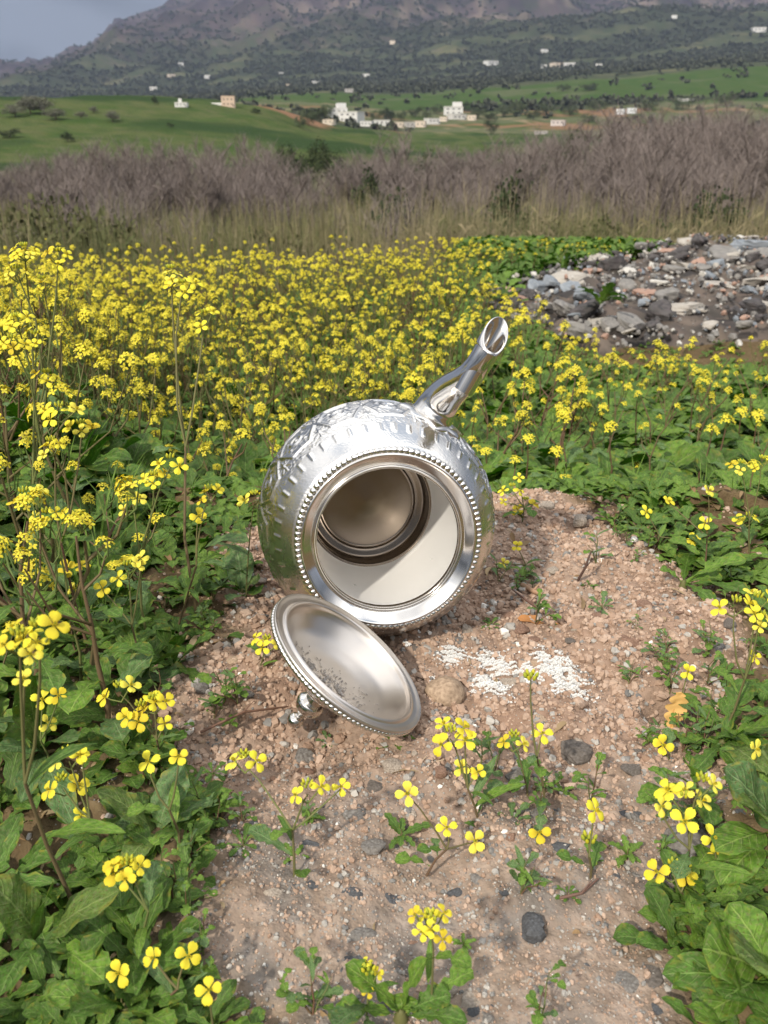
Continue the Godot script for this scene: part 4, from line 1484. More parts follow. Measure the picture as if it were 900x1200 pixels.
func lay(p0: Vector3, p1: Vector3) -> Basis:
	var z := (p1 - p0).normalized()
	var x := Vector3.UP.cross(z).normalized()
	return Basis(x, z.cross(x), z)
func dry_things() -> void:
	var a := on_ground(652, 736, 0.002)
	var b := on_ground(606, 731, 0.004)
	var t := thing("dry_leaf", a, "flat orange brown dead leaf lying behind the white salt", "dry leaf")
	part("blade", leaf_geo(1, a.distance_to(b), 0.012, 0.1, -0.1, 3.0, 12, 4, Color(0.48, 0.22, 0.08)).mesh(M.dry), t, Transform3D(lay(a, b), Vector3.ZERO))
	var g := Geo.new()
	g.tube([Vector3.ZERO, (a - b).normalized() * 0.006 + Vector3(0, 0.001, 0)], [0.0006, 0.0004], 4, Color(0.35, 0.17, 0.07))
	part("stalk", g.mesh(M.stem), t)
	a = on_ground(785, 858, 0.0)
	b = at_depth(794, 806, -a.z + 0.012)
	t = thing("dry_leaf", a, "upright yellowish orange lobed dead leaf before the small burrow", "dry leaf")
	part("blade", leaf_geo(3, a.distance_to(b), 0.0125, -0.25, 0.75, 1.2, 34, 6, Color(0.66, 0.42, 0.15)).mesh(M.dry), t, Transform3D(lay(a, b) * Basis(Vector3(0, 0, 1), 0.25), Vector3.ZERO))
	g = Geo.new()
	g.tube([Vector3(0, -0.004, 0), (b - a) * 0.25, (b - a) * 0.9], [0.0008, 0.0007, 0.0003], 4, Color(0.5, 0.26, 0.08))
	part("midrib", g.mesh(M.stem), t)
	for p in [[612, 690, 634, 704, 0.0022, Color(0.36, 0.22, 0.14), "short thick brown stick on the soil right of the teapot"], [675, 688, 693, 645, 0.0011, Color(0.10, 0.06, 0.05), "thin dark bare stalk rising from the mound right of the teapot"], [235, 862, 338, 838, 0.0009, Color(0.16, 0.09, 0.06), "long thin dark stalk bending over the soil left of the knob"], [640, 722, 600, 698, 0.0010, Color(0.14, 0.08, 0.06), "thin dark stalk lying behind the orange dead leaf"], [655, 1060, 700, 1040, 0.0008, Color(0.15, 0.09, 0.07), "thin dark stalk on the trodden soil right of the slate stone"], [455, 905, 520, 900, 0.0010, Color(0.42, 0.32, 0.22), "pale dry stalk lying in the weeds under the lid"]]:
		a = on_ground(p[0], p[1], 0.002)
		b = on_ground(p[2], p[3], 0.004)
		if int(p[0]) == 675:
			b = at_depth(p[2], p[3], -a.z)
		var m := a.lerp(b, 0.5) + Vector3(0, 0.008 if int(p[0]) == 235 else 0.001, 0.004)
		t = thing("stick", a, p[6], "stick")
		g = Geo.new()
		var r: float = p[4]
		g.tube([Vector3.ZERO, (a.lerp(m, 0.6) - a), m - a, m.lerp(b, 0.6) - a, b - a], [r, r * 0.95, r * 0.9, r * 0.8, r * 0.5], 6, p[5])
		part("shaft", g.mesh(M.stem), t)
		g = Geo.new()
		g.tube([m - a, m - a + Vector3(0.006, 0.005, -0.004)], [r * 0.6, r * 0.2], 5, p[5])
		part("side_twig", g.mesh(M.stem), t)

# ---------------------------------------------------------------- teapot
func seg_dist(p: Vector2, a: Vector2, b: Vector2) -> float:
	var t := clampf((p - a).dot(b - a) / (b - a).length_squared(), 0, 1)
	return p.distance_to(a + (b - a) * t)
func ridge(d: float, w: float) -> float:
	return exp(-(d * d) / (w * w))
var chase := FastNoiseLite.new()
# embossed ornament: height 0..1 at an angle round the axis and a colatitude in degrees
func ornament(phi: float, th: float) -> float:
	var e := 0.0
	for side in 2:
		var t := th if side == 0 else 188.0 - th
		# short strokes below the plain collar
		var k := phi * 46.0 / TAU
		var f := (k - roundf(k)) * (TAU / 46.0) * 0.075
		e = maxf(e, ridge(seg_dist(Vector2(f, (t - 60.5) * 0.0014), Vector2(0, -0.0032), Vector2(0, 0.0032)), 0.0012) * 0.62)
		if t < 64.0 or t > 95.5: continue
		# chain of hexagons, a ringed boss in each, an eight petalled flower between them
		var n := 15.0
		var q := phi * n / TAU
		var cell := q - roundf(q)
		var p := Vector2(cell * TAU / n * 0.079, (t - 81.0) * 0.0014)
		var w := TAU / n * 0.079 * 0.5
		var hx := [Vector2(-w * 0.48, -0.015), Vector2(w * 0.48, -0.015), Vector2(w * 0.92, 0), Vector2(w * 0.48, 0.015), Vector2(-w * 0.48, 0.015), Vector2(-w * 0.92, 0)]
		var dm := 1.0
		for i in 6:
			dm = minf(dm, seg_dist(p, hx[i], hx[(i + 1) % 6]))
		e = maxf(e, ridge(dm, 0.0012))
		e = maxf(e, ridge(absf(p.length() - 0.0045), 0.0011) * 0.9)
		e = maxf(e, ridge(p.length(), 0.0016) * 0.9)
		for i in 4:
			e = maxf(e, ridge(p.distance_to(Vector2(0.0088, 0).rotated(i * PI / 2 + PI / 4)), 0.0014) * 0.7)
		var o := Vector2((absf(cell) - 0.5) * TAU / n * 0.079, absf(p.y) - 0.0125)
		var an := atan2(o.y, o.x)
		var pet := absf(sin(an * 4.0)) * o.length()
		e = maxf(e, ridge(pet, 0.0011) * smoothstep(0.0078, 0.006, o.length()) * 0.85)
		e = maxf(e, ridge(o.length(), 0.0017))
		# fine chased scrolls filling the ground between
		e = maxf(e, 0.27 * ridge(chase.get_noise_2d(phi * 79.0, t * 1.4) * 0.006, 0.0011))
	return e

func teapot() -> void:
	var right := Vector3(1, 0, 0)
	var up := Vector3(0, cos(PITCH), -sin(PITCH))
	var back := Vector3(0, sin(PITCH), cos(PITCH))
	var axis := (right * 0.155 - up * 0.247 + back * 0.957).normalized()
	var v := right * cos(deg_to_rad(64)) + up * sin(deg_to_rad(64))
	var s := (v - axis * v.dot(axis)).normalized()
	var pot := thing("teapot", Vector3(-0.0053, 0.0786, -0.5593), "lidless silver teapot embossed with hexagons, lying on its side with its mouth open", "teapot")
	pot.basis = Basis(s, axis, s.cross(axis))
	const R := 0.08
	# body with its ornament in relief
	var g := Geo.new()
	var segs := 660
	var rows := 260
	chase.noise_type = FastNoiseLite.TYPE_SIMPLEX_SMOOTH
	chase.frequency = 0.16
	chase.fractal_octaves = 1
	var grain := FastNoiseLite.new()
	grain.frequency = 60.0
	for i in rows:
		var th := lerpf(146.0, 46.5, float(i) / (rows - 1))
		var c := deg_to_rad(th)
		for k in segs:
			var phi := TAU * k / segs
			var h := ornament(phi, th) * 0.0012 if th > 54.0 and th < 136.0 else 0.0
			var rr := R + h + 0.00012 * grain.get_noise_3d(sin(c) * cos(phi), cos(c), sin(c) * sin(phi)) + 0.0001 * sin(phi * 5.0 + c * 7.0)
			if th < 50.0:
				rr -= 0.0012 * smoothstep(50.0, 47.0, th)
			g.put(Vector3(rr * sin(c) * cos(phi), rr * cos(c), rr * sin(c) * sin(phi)), Vector2(float(k) / segs, float(i) / rows))
	g.sheet(0, rows, segs, true)
	part("body", g.mesh(M.steel), pot)
	g = Geo.new()
	g.lathe([Vector2(0.0005, -0.068), Vector2(0.04, -0.0685), Vector2(0.044, -0.0715), Vector2(0.0465, -0.0715), Vector2(0.0475, -0.069), Vector2(0.0445, -0.0655)], 120)
	part("foot", g.mesh(M.steel), pot)
	# beaded rim
	g = beads(0.0577, 0.0562, 0.0023, 100)
	part("beaded_rim", g.mesh(M.bright), pot)
	g = Geo.new()
	g.lathe(rounded([Vector2(0.0570, 0.0545), Vector2(0.0563, 0.0585), Vector2(0.0552, 0.0592), Vector2(0.0540, 0.0586), Vector2(0.0492, 0.0548), Vector2(0.0481, 0.0536), Vector2(0.0477, 0.0544), Vector2(0.0470, 0.0547), Vector2(0.0465, 0.0540), Vector2(0.0462, 0.0528), Vector2(0.0457, 0.0533), Vector2(0.0453, 0.0524), Vector2(0.0452, 0.0500)]), 200)
	part("lip", g.mesh(M.bright), pot)
	g = Geo.new()
	g.lathe(rounded([Vector2(0.0452, 0.0500), Vector2(0.0452, 0.0475), Vector2(0.0458, 0.0462), Vector2(0.0484, 0.0450), Vector2(0.0500, 0.0420), Vector2(0.0505, 0.0280), Vector2(0.0498, 0.0050), Vector2(0.0486, -0.0120), Vector2(0.0468, -0.0270), Vector2(0.0455, -0.0320)]), 200)
	part("inner_wall", g.mesh(M.satin), pot)
	g = Geo.new()
	g.lathe(rounded([Vector2(0.0455, -0.0320), Vector2(0.0440, -0.0322), Vector2(0.0432, -0.0335), Vector2(0.0430, -0.0420), Vector2(0.0420, -0.0450), Vector2(0.0375, -0.0460), Vector2(0.0362, -0.0465), Vector2(0.0352, -0.0480), Vector2(0.0340, -0.0487), Vector2(0.0150, -0.0490), Vector2(0.0060, -0.0489), Vector2(0.0002, -0.0488)]), 160)
	part("inner_base", g.mesh(M.base), pot)
	# spout
	g = Geo.new()
	var path := [Vector2(0.062, 0.0010), Vector2(0.072, 0.0015), Vector2(0.081, 0.0018), Vector2(0.089, 0.0040), Vector2(0.096, 0.0095), Vector2(0.103, 0.0195), Vector2(0.109, 0.0305), Vector2(0.115, 0.0390), Vector2(0.121, 0.0434), Vector2(0.127, 0.0455), Vector2(0.133, 0.0463)]
	var rad := [0.0215, 0.0172, 0.0150, 0.0137, 0.0126, 0.0112, 0.0098, 0.0088, 0.0083, 0.0082, 0.0084]
	var sides := 40
	var fine := 44
	var rings := []
	for i in fine + 1:
		var t := float(i) / fine * 10.0
		rings.append([spline(path, t), line(t, range(11).map(func(q): return [float(q), rad[q]])), 0.0])
	var e0: Vector2 = rings[-1][0]
	var td := (e0 - (rings[-2][0] as Vector2)).normalized()
	var r0: float = rad[10]
	# collar, oblique mouth, and the inside
	rings.append([e0 + td * 0.0004, r0 * 1.05, 0.15])
	rings.append([e0 + td * 0.0016, r0 * 1.07, 0.3])
	rings.append([e0 + td * 0.0060, r0 * 1.07, 0.75])
	rings.append([e0 + td * 0.0092, r0 * 1.02, 1.0])
	rings.append([e0 + td * 0.0100, r0 * 0.96, 1.0])
	rings.append([e0 + td * 0.0098, r0 * 0.86, 1.0])
	rings.append([e0 + td * 0.0070, r0 * 0.80, 0.7])
	rings.append([e0 - td * 0.0100, r0 * 0.78, 0.0])
	rings.append([e0 - td * 0.0300, r0 * 0.74, 0.0])
	for i in rings.size():
		var p: Vector2 = rings[i][0]
		var tan2 := td
		if i < fine:
			tan2 = ((rings[i + 1][0] as Vector2) - (rings[maxi(i - 1, 0)][0] as Vector2)).normalized()
		var nn := Vector3(-tan2.y, tan2.x, 0)      # towards the mouth side of the pot
		var rr: float = rings[i][1]
		for k in sides:
			var an := TAU * k / sides
			var facet := 1.0 + 0.035 * cos(an * 2.0) + 0.012 * cos(an * 4.0)
			var q := Vector3(p.x, p.y, 0) + (nn * cos(an) + Vector3(0, 0, 1) * sin(an)) * rr * facet
			q += Vector3(tan2.x, tan2.y, 0) * (-cos(an)) * 0.0105 * float(rings[i][2])
			g.put(q, Vector2(float(k) / sides, float(i) / fine))
	g.sheet(0, rings.size(), sides, true)
	part("spout", g.mesh(M.bright), pot)
	# scalloped plate where the spout joins the body
	g = Geo.new()
	for i in 7:
		for k in 96:
			var an := TAU * k / 96
			var ext := lerpf(0.0150, 0.0232 + 0.0016 * cos(an * 8.0), minf(float(i) / 5.0, 1.0))
			var q := Vector2(cos(an), sin(an)) * ext
			var hgt := 0.0012 * sin(PI * minf(i / 5.0, 1.0)) + (0.0010 if i < 6 else -0.0012)
			var dir := Vector3(0.99, 0.09, 0).normalized()
			var ny := Vector3(-dir.y, dir.x, 0)
			var pt := (dir * sqrt(R * R - ext * ext) + ny * q.x + Vector3(0, 0, q.y))
			g.put(pt + pt.normalized() * hgt)
	g.sheet(0, 7, 96, true)
	part("spout_plate", g.mesh(M.steel), pot)

func spline(p: Array, t: float) -> Vector2:
	var i := clampi(int(t), 0, p.size() - 2)
	var a: Vector2 = p[maxi(i - 1, 0)]
	var d: Vector2 = p[mini(i + 2, p.size() - 1)]
	return (p[i] as Vector2).cubic_interpolate(p[i + 1], a, d, t - i)
func rounded(p: Array) -> Array:
	# a profile with its corners eased
	var out := [p[0]]
	for k in range(1, p.size() - 1):
		var a: Vector2 = p[k - 1]
		var b: Vector2 = p[k]
		var c: Vector2 = p[k + 1]
		var p0 := b.lerp(a, 0.3)
		var p2 := b.lerp(c, 0.3)
		for q in 5:
			var t := q / 4.0
			out.append(p0.lerp(b, t).lerp(b.lerp(p2, t), t))
	out.append(p[-1])
	return out
func beads(r: float, y: float, size: float, n: int) -> Geo:
	var g := Geo.new()
	var segs := n * 10
	for i in 11:
		var a := lerpf(-2.6, 2.2, i / 10.0)
		for k in segs:
			var phi := TAU * k / segs
			var b := pow(absf(cos(phi * n * 0.5)), 0.6)
			var q := size * (0.62 + 0.38 * b)
			var rr := r + cos(a) * q
			g.put(Vector3(rr * cos(phi), y + sin(a) * q, rr * sin(phi)))
	g.sheet(0, 11, segs, true)
	return g

func teapot_lid() -> void:
	var right := Vector3(1, 0, 0)
	var up := Vector3(0, cos(PITCH), -sin(PITCH))
	var back := Vector3(0, sin(PITCH), cos(PITCH))
	var n := (right * 0.62 + up * 0.73 + back * 0.285).normalized()
	var lid := thing("domed_cover", EYE + right * (-40.0 / 1039.0 * 0.506) - up * (173.0 / 1039.0 * 0.506) - back * 0.506, "round silver lid lying upturned on its knob against the teapot", "teapot lid")
	var x := n.cross(Vector3(0, 0, 1)).normalized()
	lid.basis = Basis(x, n, x.cross(n)) * Basis.from_scale(Vector3.ONE * 0.925)
	var g := Geo.new()
	g.lathe(rounded([Vector2(0.0002, -0.0205), Vector2(0.010, -0.0203), Vector2(0.024, -0.0182), Vector2(0.036, -0.0132), Vector2(0.0445, -0.0055), Vector2(0.0468, -0.0022), Vector2(0.0474, 0.0004), Vector2(0.0484, 0.0012), Vector2(0.0496, 0.0006), Vector2(0.0502, -0.0006), Vector2(0.0530, -0.0004), Vector2(0.0552, 0.0004), Vector2(0.0563, 0.0006), Vector2(0.0568, -0.0004), Vector2(0.0564, -0.0014)]), 200)
	part("dish", g.mesh(M.brushed), lid)
	part("beaded_edge", beads(0.0556, -0.0030, 0.0016, 112).mesh(M.bright), lid)
	g = Geo.new()
	g.lathe(rounded([Vector2(0.0552, -0.0040), Vector2(0.0535, -0.0062), Vector2(0.0470, -0.0098), Vector2(0.0420, -0.0120), Vector2(0.0340, -0.0180), Vector2(0.0230, -0.0228), Vector2(0.0200, -0.0240), Vector2(0.0185, -0.0262), Vector2(0.0165, -0.0285), Vector2(0.0110, -0.0312), Vector2(0.0068, -0.0325), Vector2(0.0045, -0.0338)]), 160)
	part("dome", g.mesh(M.bright), lid)
	g = Geo.new()
	g.lathe(rounded([Vector2(0.0045, -0.0335), Vector2(0.0042, -0.0350), Vector2(0.0065, -0.0362), Vector2(0.0092, -0.0395), Vector2(0.0095, -0.0420), Vector2(0.0082, -0.0455), Vector2(0.0050, -0.0485), Vector2(0.0030, -0.0500), Vector2(0.0026, -0.0515)]), 64)
	part("knob", g.mesh(M.bright), lid)
	g = Geo.new()
	g.lathe(rounded([Vector2(0.0026, -0.0510), Vector2(0.0026, -0.0520), Vector2(0.0044, -0.0530), Vector2(0.0056, -0.0555), Vector2(0.0055, -0.0578), Vector2(0.0040, -0.0602), Vector2(0.0016, -0.0614), Vector2(0.0001, -0.0616)]), 48)
	part("finial", g.mesh(M.bright), lid)
	# dull crusts that dried in the dish
	var fl := Geo.new()
	var r := RandomNumberGenerator.new()
	r.seed = 9
	for k in 900:
		var q := Vector2(-0.006 + r.randfn(0, 0.015), 0.0045 + r.randfn(0.0, 0.0075))
		if rough.get_noise_2d(q.x * 9.0, q.y * 9.0) < -0.1: continue
		var dl := q.length()
		if dl > 0.036: continue
		var y := -0.0203 + 0.0070 * pow(dl / 0.036, 2.4)
		var a := r.randf() * TAU
		fl.join(leaf_geo(1, r.randf_range(0.0008, 0.0032), r.randf_range(0.0005, 0.0013), 0.1, -0.2, r.randf() * 9, 4, 2, Color(0.36, 0.335, 0.31) * r.randf_range(0.7, 1.25)), Transform3D(looking(Vector3(-q.x * 14, 1, -q.y * 14), a), Vector3(q.x, y + 0.0003, q.y)))
	var crust := part("dried_crust", fl.mesh(M.dry), lid)
	crust.set_meta("kind", "stuff")

# ---------------------------------------------------------------- plants in front
func leaf_from_to(p0: Vector3, p1: Vector3, w: float, kind: int, sd: float, up: Node3D, mat := 0, roll := 0.0) -> void:
	var len := p0.distance_to(p1)
	var g := leaf_geo(kind, len * 1.06, w, 0.35, -0.35, sd, 18, 6, Color(1, 1, 1) * (0.85 + 0.3 * fposmod(sd * 0.37, 1.0)))
	part("leaf", g.mesh(M.leaf[mat]), up, Transform3D(lay(p0, p1) * Basis(Vector3(0, 0, 1), roll), p0 - up.position))

func broad_leaf_plants() -> void:
	# [label, base pixel, leaves as tip pixel, lift of tip, width in pixels, kind]
	var plants := [
		["rosette of large smooth green leaves at the left above the lowest flowers", [184, 985], [[139, 962, 0.012, 42, 1], [212, 898, 0.03, 40, 1], [246, 938, 0.012, 34, 1], [120, 925, 0.03, 40, 1], [150, 1010, 0.01, 30, 1]]],
		["broad upright leaf plant at the left edge under the blurred flower head", [52, 890], [[38, 792, 0.06, 46, 1], [84, 868, 0.03, 34, 1], [92, 960, 0.01, 34, 1], [2, 880, 0.03, 34, 1], [20, 935, 0.015, 28, 1]]],
		["dark broad leaf plant in the lower left corner", [52, 1118], [[136, 1042, 0.03, 52, 1], [-10, 1035, 0.04, 56, 1], [60, 1040, 0.035, 40, 1], [10, 1160, 0.03, 40, 0], [120, 1150, 0.015, 44, 0]]],
		["lobed leaf rosette at the bottom edge left of the centre", [150, 1195], [[215, 1165, 0.012, 36, 0], [90, 1190, 0.03, 40, 0], [60, 1165, 0.02, 34, 0], [200, 1205, 0.012, 30, 0]]],
		["large flat leaves cut by the right edge beside the yellow flowers", [912, 985], [[850, 905, 0.03, 70, 1], [838, 990, 0.02, 46, 4], [846, 1032, 0.012, 40, 4], [900, 885, 0.05, 70, 1], [868, 940, 0.03, 50, 1]]],
		["broad bumpy leaves in the lower right corner", [905, 1160], [[828, 1112, 0.018, 78, 4], [783, 1146, 0.006, 42, 4], [815, 1186, 0.005, 32, 4], [856, 1062, 0.022, 50, 4], [872, 1120, 0.03, 84, 1], [846, 1165, 0.015, 60, 4]]],
		["lobed leaf plant at the right below the tall flowering stem", [845, 880], [[790, 812, 0.02, 30, 0], [800, 870, 0.008, 28, 0], [880, 800, 0.03, 36, 0], [905, 850, 0.03, 40, 0], [815, 905, 0.008, 24, 0], [890, 905, 0.02, 40, 1]]],
		["lobed leaves half covering the broad grey stone at right", [812, 930], [[754, 938, 0.006, 28, 0], [770, 905, 0.015, 24, 0], [830, 965, 0.015, 30, 0], [805, 895, 0.02, 30, 0]]],
		["small leafy plant beside the lower right yellow flowers", [820, 1062], [[868, 1050, 0.012, 30, 0], [795, 1080, 0.006, 20, 1], [850, 1085, 0.01, 28, 0], [810, 1030, 0.02, 20, 0]]],
		["rounded leaf plant touching the left side of the teapot", [285, 700], [[278, 640, 0.03, 34, 1], [262, 652, 0.025, 30, 1], [304, 678, 0.015, 34, 1], [240, 690, 0.02, 36, 0], [305, 694, 0.008, 30, 0], [255, 672, 0.02, 30, 0]]],
		["lobed weed at the plants' edge left of the lid", [205, 790], [[250, 745, 0.02, 30, 0], [185, 740, 0.03, 34, 0], [240, 805, 0.006, 24, 0], [160, 775, 0.02, 34, 0], [215, 745, 0.035, 26, 0]]],
		["leafy weed at the bottom centre under two flower heads", [470, 1200], [[410, 1128, 0.03, 34, 0], [470, 1165, 0.012, 38, 0], [525, 1165, 0.012, 34, 0], [500, 1130, 0.03, 26, 0], [395, 1190, 0.01, 34, 0], [545, 1195, 0.008, 26, 0]]],
		["small lobed weed with yellowing leaves at the right edge of the mound", [800, 690], [[845, 678, 0.012, 26, 0], [775, 668, 0.012, 22, 0], [835, 705, 0.006, 20, 0], [805, 650, 0.03, 24, 0], [870, 655, 0.03, 34, 0], [880, 700, 0.015, 34, 0]]],
	]
	var sd := 1.0
	for p in plants:
		var at := on_ground(p[1][0], p[1][1])
		var t := thing("leafy_plant", at, p[0], "leafy plant")
		var g := Geo.new()
		g.lathe([Vector2(0.0035, -0.004), Vector2(0.0032, 0.002), Vector2(0.0018, 0.006), Vector2(0.0002, 0.007)], 8, Color(0.13, 0.13, 0.05))
		part("stem", g.mesh(M.stem), t)
		for l in p[2]:
			sd += 1.37
			var s := sight(l[0], l[1])
			# the tip hangs at its lift above the ground
			var h: float = l[2]
			var k := (EYE.y - h - at.y) / -s.y
			var tip := EYE + s * k
			for it in 4:
				k = (EYE.y - h - land(tip.x, -tip.z)) / -s.y
				tip = EYE + s * minf(k, 1.2)
			var w: float = l[3] / 1039.0 * tip.distance_to(EYE)
			leaf_from_to(at + Vector3(0, 0.003, 0), tip, w, l[4], sd, t, [2, 3][int(sd * 1.7) % 2] if l[4] == 1 else [0, 1][int(sd) % 2], rng.randfn(0, 0.15))
	# little weeds on the bare soil
	var weeds := [[716, 612, 26, "small green weed on the back of the mound right of the pale stone"], [745, 618, 24, "leafy weed at the back right corner of the mound"], [640, 735, 14, "tiny weed beside the orange dead leaf"], [705, 715, 20, "bright green weed with toothed leaves on the right of the mound"], [690, 690, 14, "small weed at the foot of the dark bare stalk"], [600, 655, 18, "small weed close to the right flank of the teapot"], [575, 735, 14, "greyish weed in the teapot's shade behind the salt"], [462, 875, 24, "weed growing just under the lower edge of the lid"], [385, 872, 14, "tiny weed below the lid's knob"], [470, 980, 28, "feathery weed in the soil below the lid"], [345, 1010, 20, "weed at the foot of the sprawling flower stem"], [285, 995, 26, "weed at the edge of the left hand leaves"], [225, 1060, 30, "yellow green weed at the lower left edge of the soil"], [600, 965, 24, "weed with upright leaves under the salt"], [568, 970, 18, "weed left of the upright leaved one under the salt"], [735, 1005, 24, "yellow green weed left of the lower right flowers"], [665, 1050, 14, "tiny seedling above the slate coloured stone"], [543, 1108, 14, "tiny seedling right of the bottom flower head"], [240, 1000, 20, "weed between the left leaves and the trodden soil"], [300, 1060, 12, "tiny weed by the dark stone at lower left"], [660, 930, 16, "small weed right of the flowering stems below the salt"], [250, 910, 18, "small weed at the tip of the left hand leaves"], [270, 850, 14, "tiny weed on the soil left of the knob"], [620, 690, 14, "little weed beside the thick stick"], [850, 790, 22, "weed behind the small burrow at right"], [760, 870, 16, "small weed at the foot of the upright dead leaf"], [690, 1010, 16, "small weed by the single flower stem at right"], [365, 960, 16, "small weed right of the sprawling stem"]]
	var shapes := []
	for k in 5:
		var one := []
		for j in 7:
			one.append([leaf_geo(3 if k % 2 == 0 else 0, 1.0, 0.36, rng.randf_range(0.3, 1.1), rng.randf_range(-0.6, 0.2), k * 3.1 + j, 16, 4, Color(1, 1, 1) * rng.randf_range(0.8, 1.2)).mesh(M.leaf[[1, 0, 1, 2, 0][k]]), Transform3D(Basis(Vector3.UP, j * TAU / 7 + rng.randfn(0, 0.3)).scaled(Vector3.ONE * rng.randf_range(0.55, 1.1)), Vector3.ZERO)])
		shapes.append(one)
	sprigs()
	var core := Geo.new()
	core.tube([Vector3(0, -0.15, 0), Vector3(0.02, 0.12, 0), Vector3(0, 0.3, 0.01)], [0.03, 0.025, 0.012], 5, Color(0.16, 0.14, 0.06))
	var core_mesh := core.mesh(M.stem)
	for i in weeds.size():
		var p: Array = weeds[i]
		var at := on_ground(p[0], p[1])
		var t := thing("small_weed", at, p[3], "weed")
		t.rotation.y = rng.randf() * TAU
		t.scale = Vector3.ONE * (float(p[2]) / 1039.0 * at.distance_to(EYE) * 1.25)
		part("stem", core_mesh, t)
		for l in shapes[i % 5]:
			part("leaf", l[0], t, l[1])

# thin upright sprigs that stand here and there on the bare soil and along its edge
func sprigs() -> void:
	var shapes := []
	for k in 5:
		var r := RandomNumberGenerator.new()
		r.seed = 950 + k
		var st := Geo.new()
		var lv := []
		for b in 2 + k % 3:
			var a := r.randf() * TAU
			var out := Vector3(cos(a), 0, sin(a)) * r.randf_range(0.1, 0.5)
			var h := r.randf_range(0.5, 1.0)
			var pts := [Vector3(0, -0.05, 0), out * 0.3 + Vector3(0, h * 0.35, 0), out * 0.7 + Vector3(r.randfn(0, 0.05), h * 0.7, 0), out + Vector3(0, h, r.randfn(0, 0.05))]
			st.tube(pts, [0.018, 0.015, 0.012, 0.006], 4, Color(0.17, 0.09, 0.06).lerp(Color(0.14, 0.17, 0.06), r.randf()), false)
			for q in 5:
				var t := r.randf_range(0.1, 1.0)
				var i := mini(int(t * 3.0), 2)
				lv.append([r.randi() % 9, Transform3D((Basis(Vector3.UP, r.randf() * TAU) * Basis(Vector3.RIGHT, -r.randf_range(0.0, 0.8))).scaled(Vector3.ONE * r.randf_range(0.22, 0.5)), (pts[i] as Vector3).lerp(pts[i + 1], t * 3.0 - i))])
		shapes.append([st.mesh(M.stem), lv])
	var made := 0
	while made < 85:
		var d := rng.randf_range(0.24, 0.86)
		var x := rng.randf_range(-0.27, 0.31)
		var b := bare(x, d)
		var middle := exp(-pow((d - 0.41) / 0.05, 2.0))
		if rng.randf() > 0.12 + 0.55 * middle + (0.6 if b > 0.02 and b < 0.9 else 0.0) or b < 0.01: continue
		if Vector2(x + 0.005, d - 0.54).length() < 0.11 or Vector2(x - 0.09, d - 0.455).length() < 0.07 or Vector2(x + 0.015, d - 0.43).length() < 0.075: continue
		var t := thing("thin_sprig", Vector3(x, soil(x, d), -d), "thin reddish stalked sprig with a few small leaves on or beside the bare soil", "weed", "thin sprigs on the bare soil")
		t.rotation.y = rng.randf() * TAU
		t.scale = Vector3.ONE * rng.randf_range(0.012, 0.030)
		var s: Array = shapes[made % 5]
		part("stem", s[0], t)
		for l in s[1]:
			part("leaf", leaf_shapes[l[0]][0], t, l[1])
		made += 1

func add_flower(up: Node3D, at: Vector3, axis: Vector3, size: float) -> void:
	var f := Node3D.new()
	f.name = "flower"
	f.transform = Transform3D(looking(axis, rng.randf() * TAU).scaled(Vector3.ONE * size), at - up.position)
	up.add_child(f, true)
	var kind: int = [0, 0, 0, 1, 1, 2, 2, 3][rng.randi() % 8]
	var open := rng.randf_range(-0.12, 0.16)
	for q in 4:
		if kind == 3 and q == 3 and rng.randf() < 0.4: continue
		part("petal", petal_shapes[kind * 2 + rng.randi() % 2], f, Transform3D(Basis(Vector3.UP, q * PI / 2 + rng.randfn(0, 0.14)) * Basis(Vector3.RIGHT, rng.randfn(open, 0.13)), Vector3.ZERO))
	part("flower_centre", centre_shape, f)

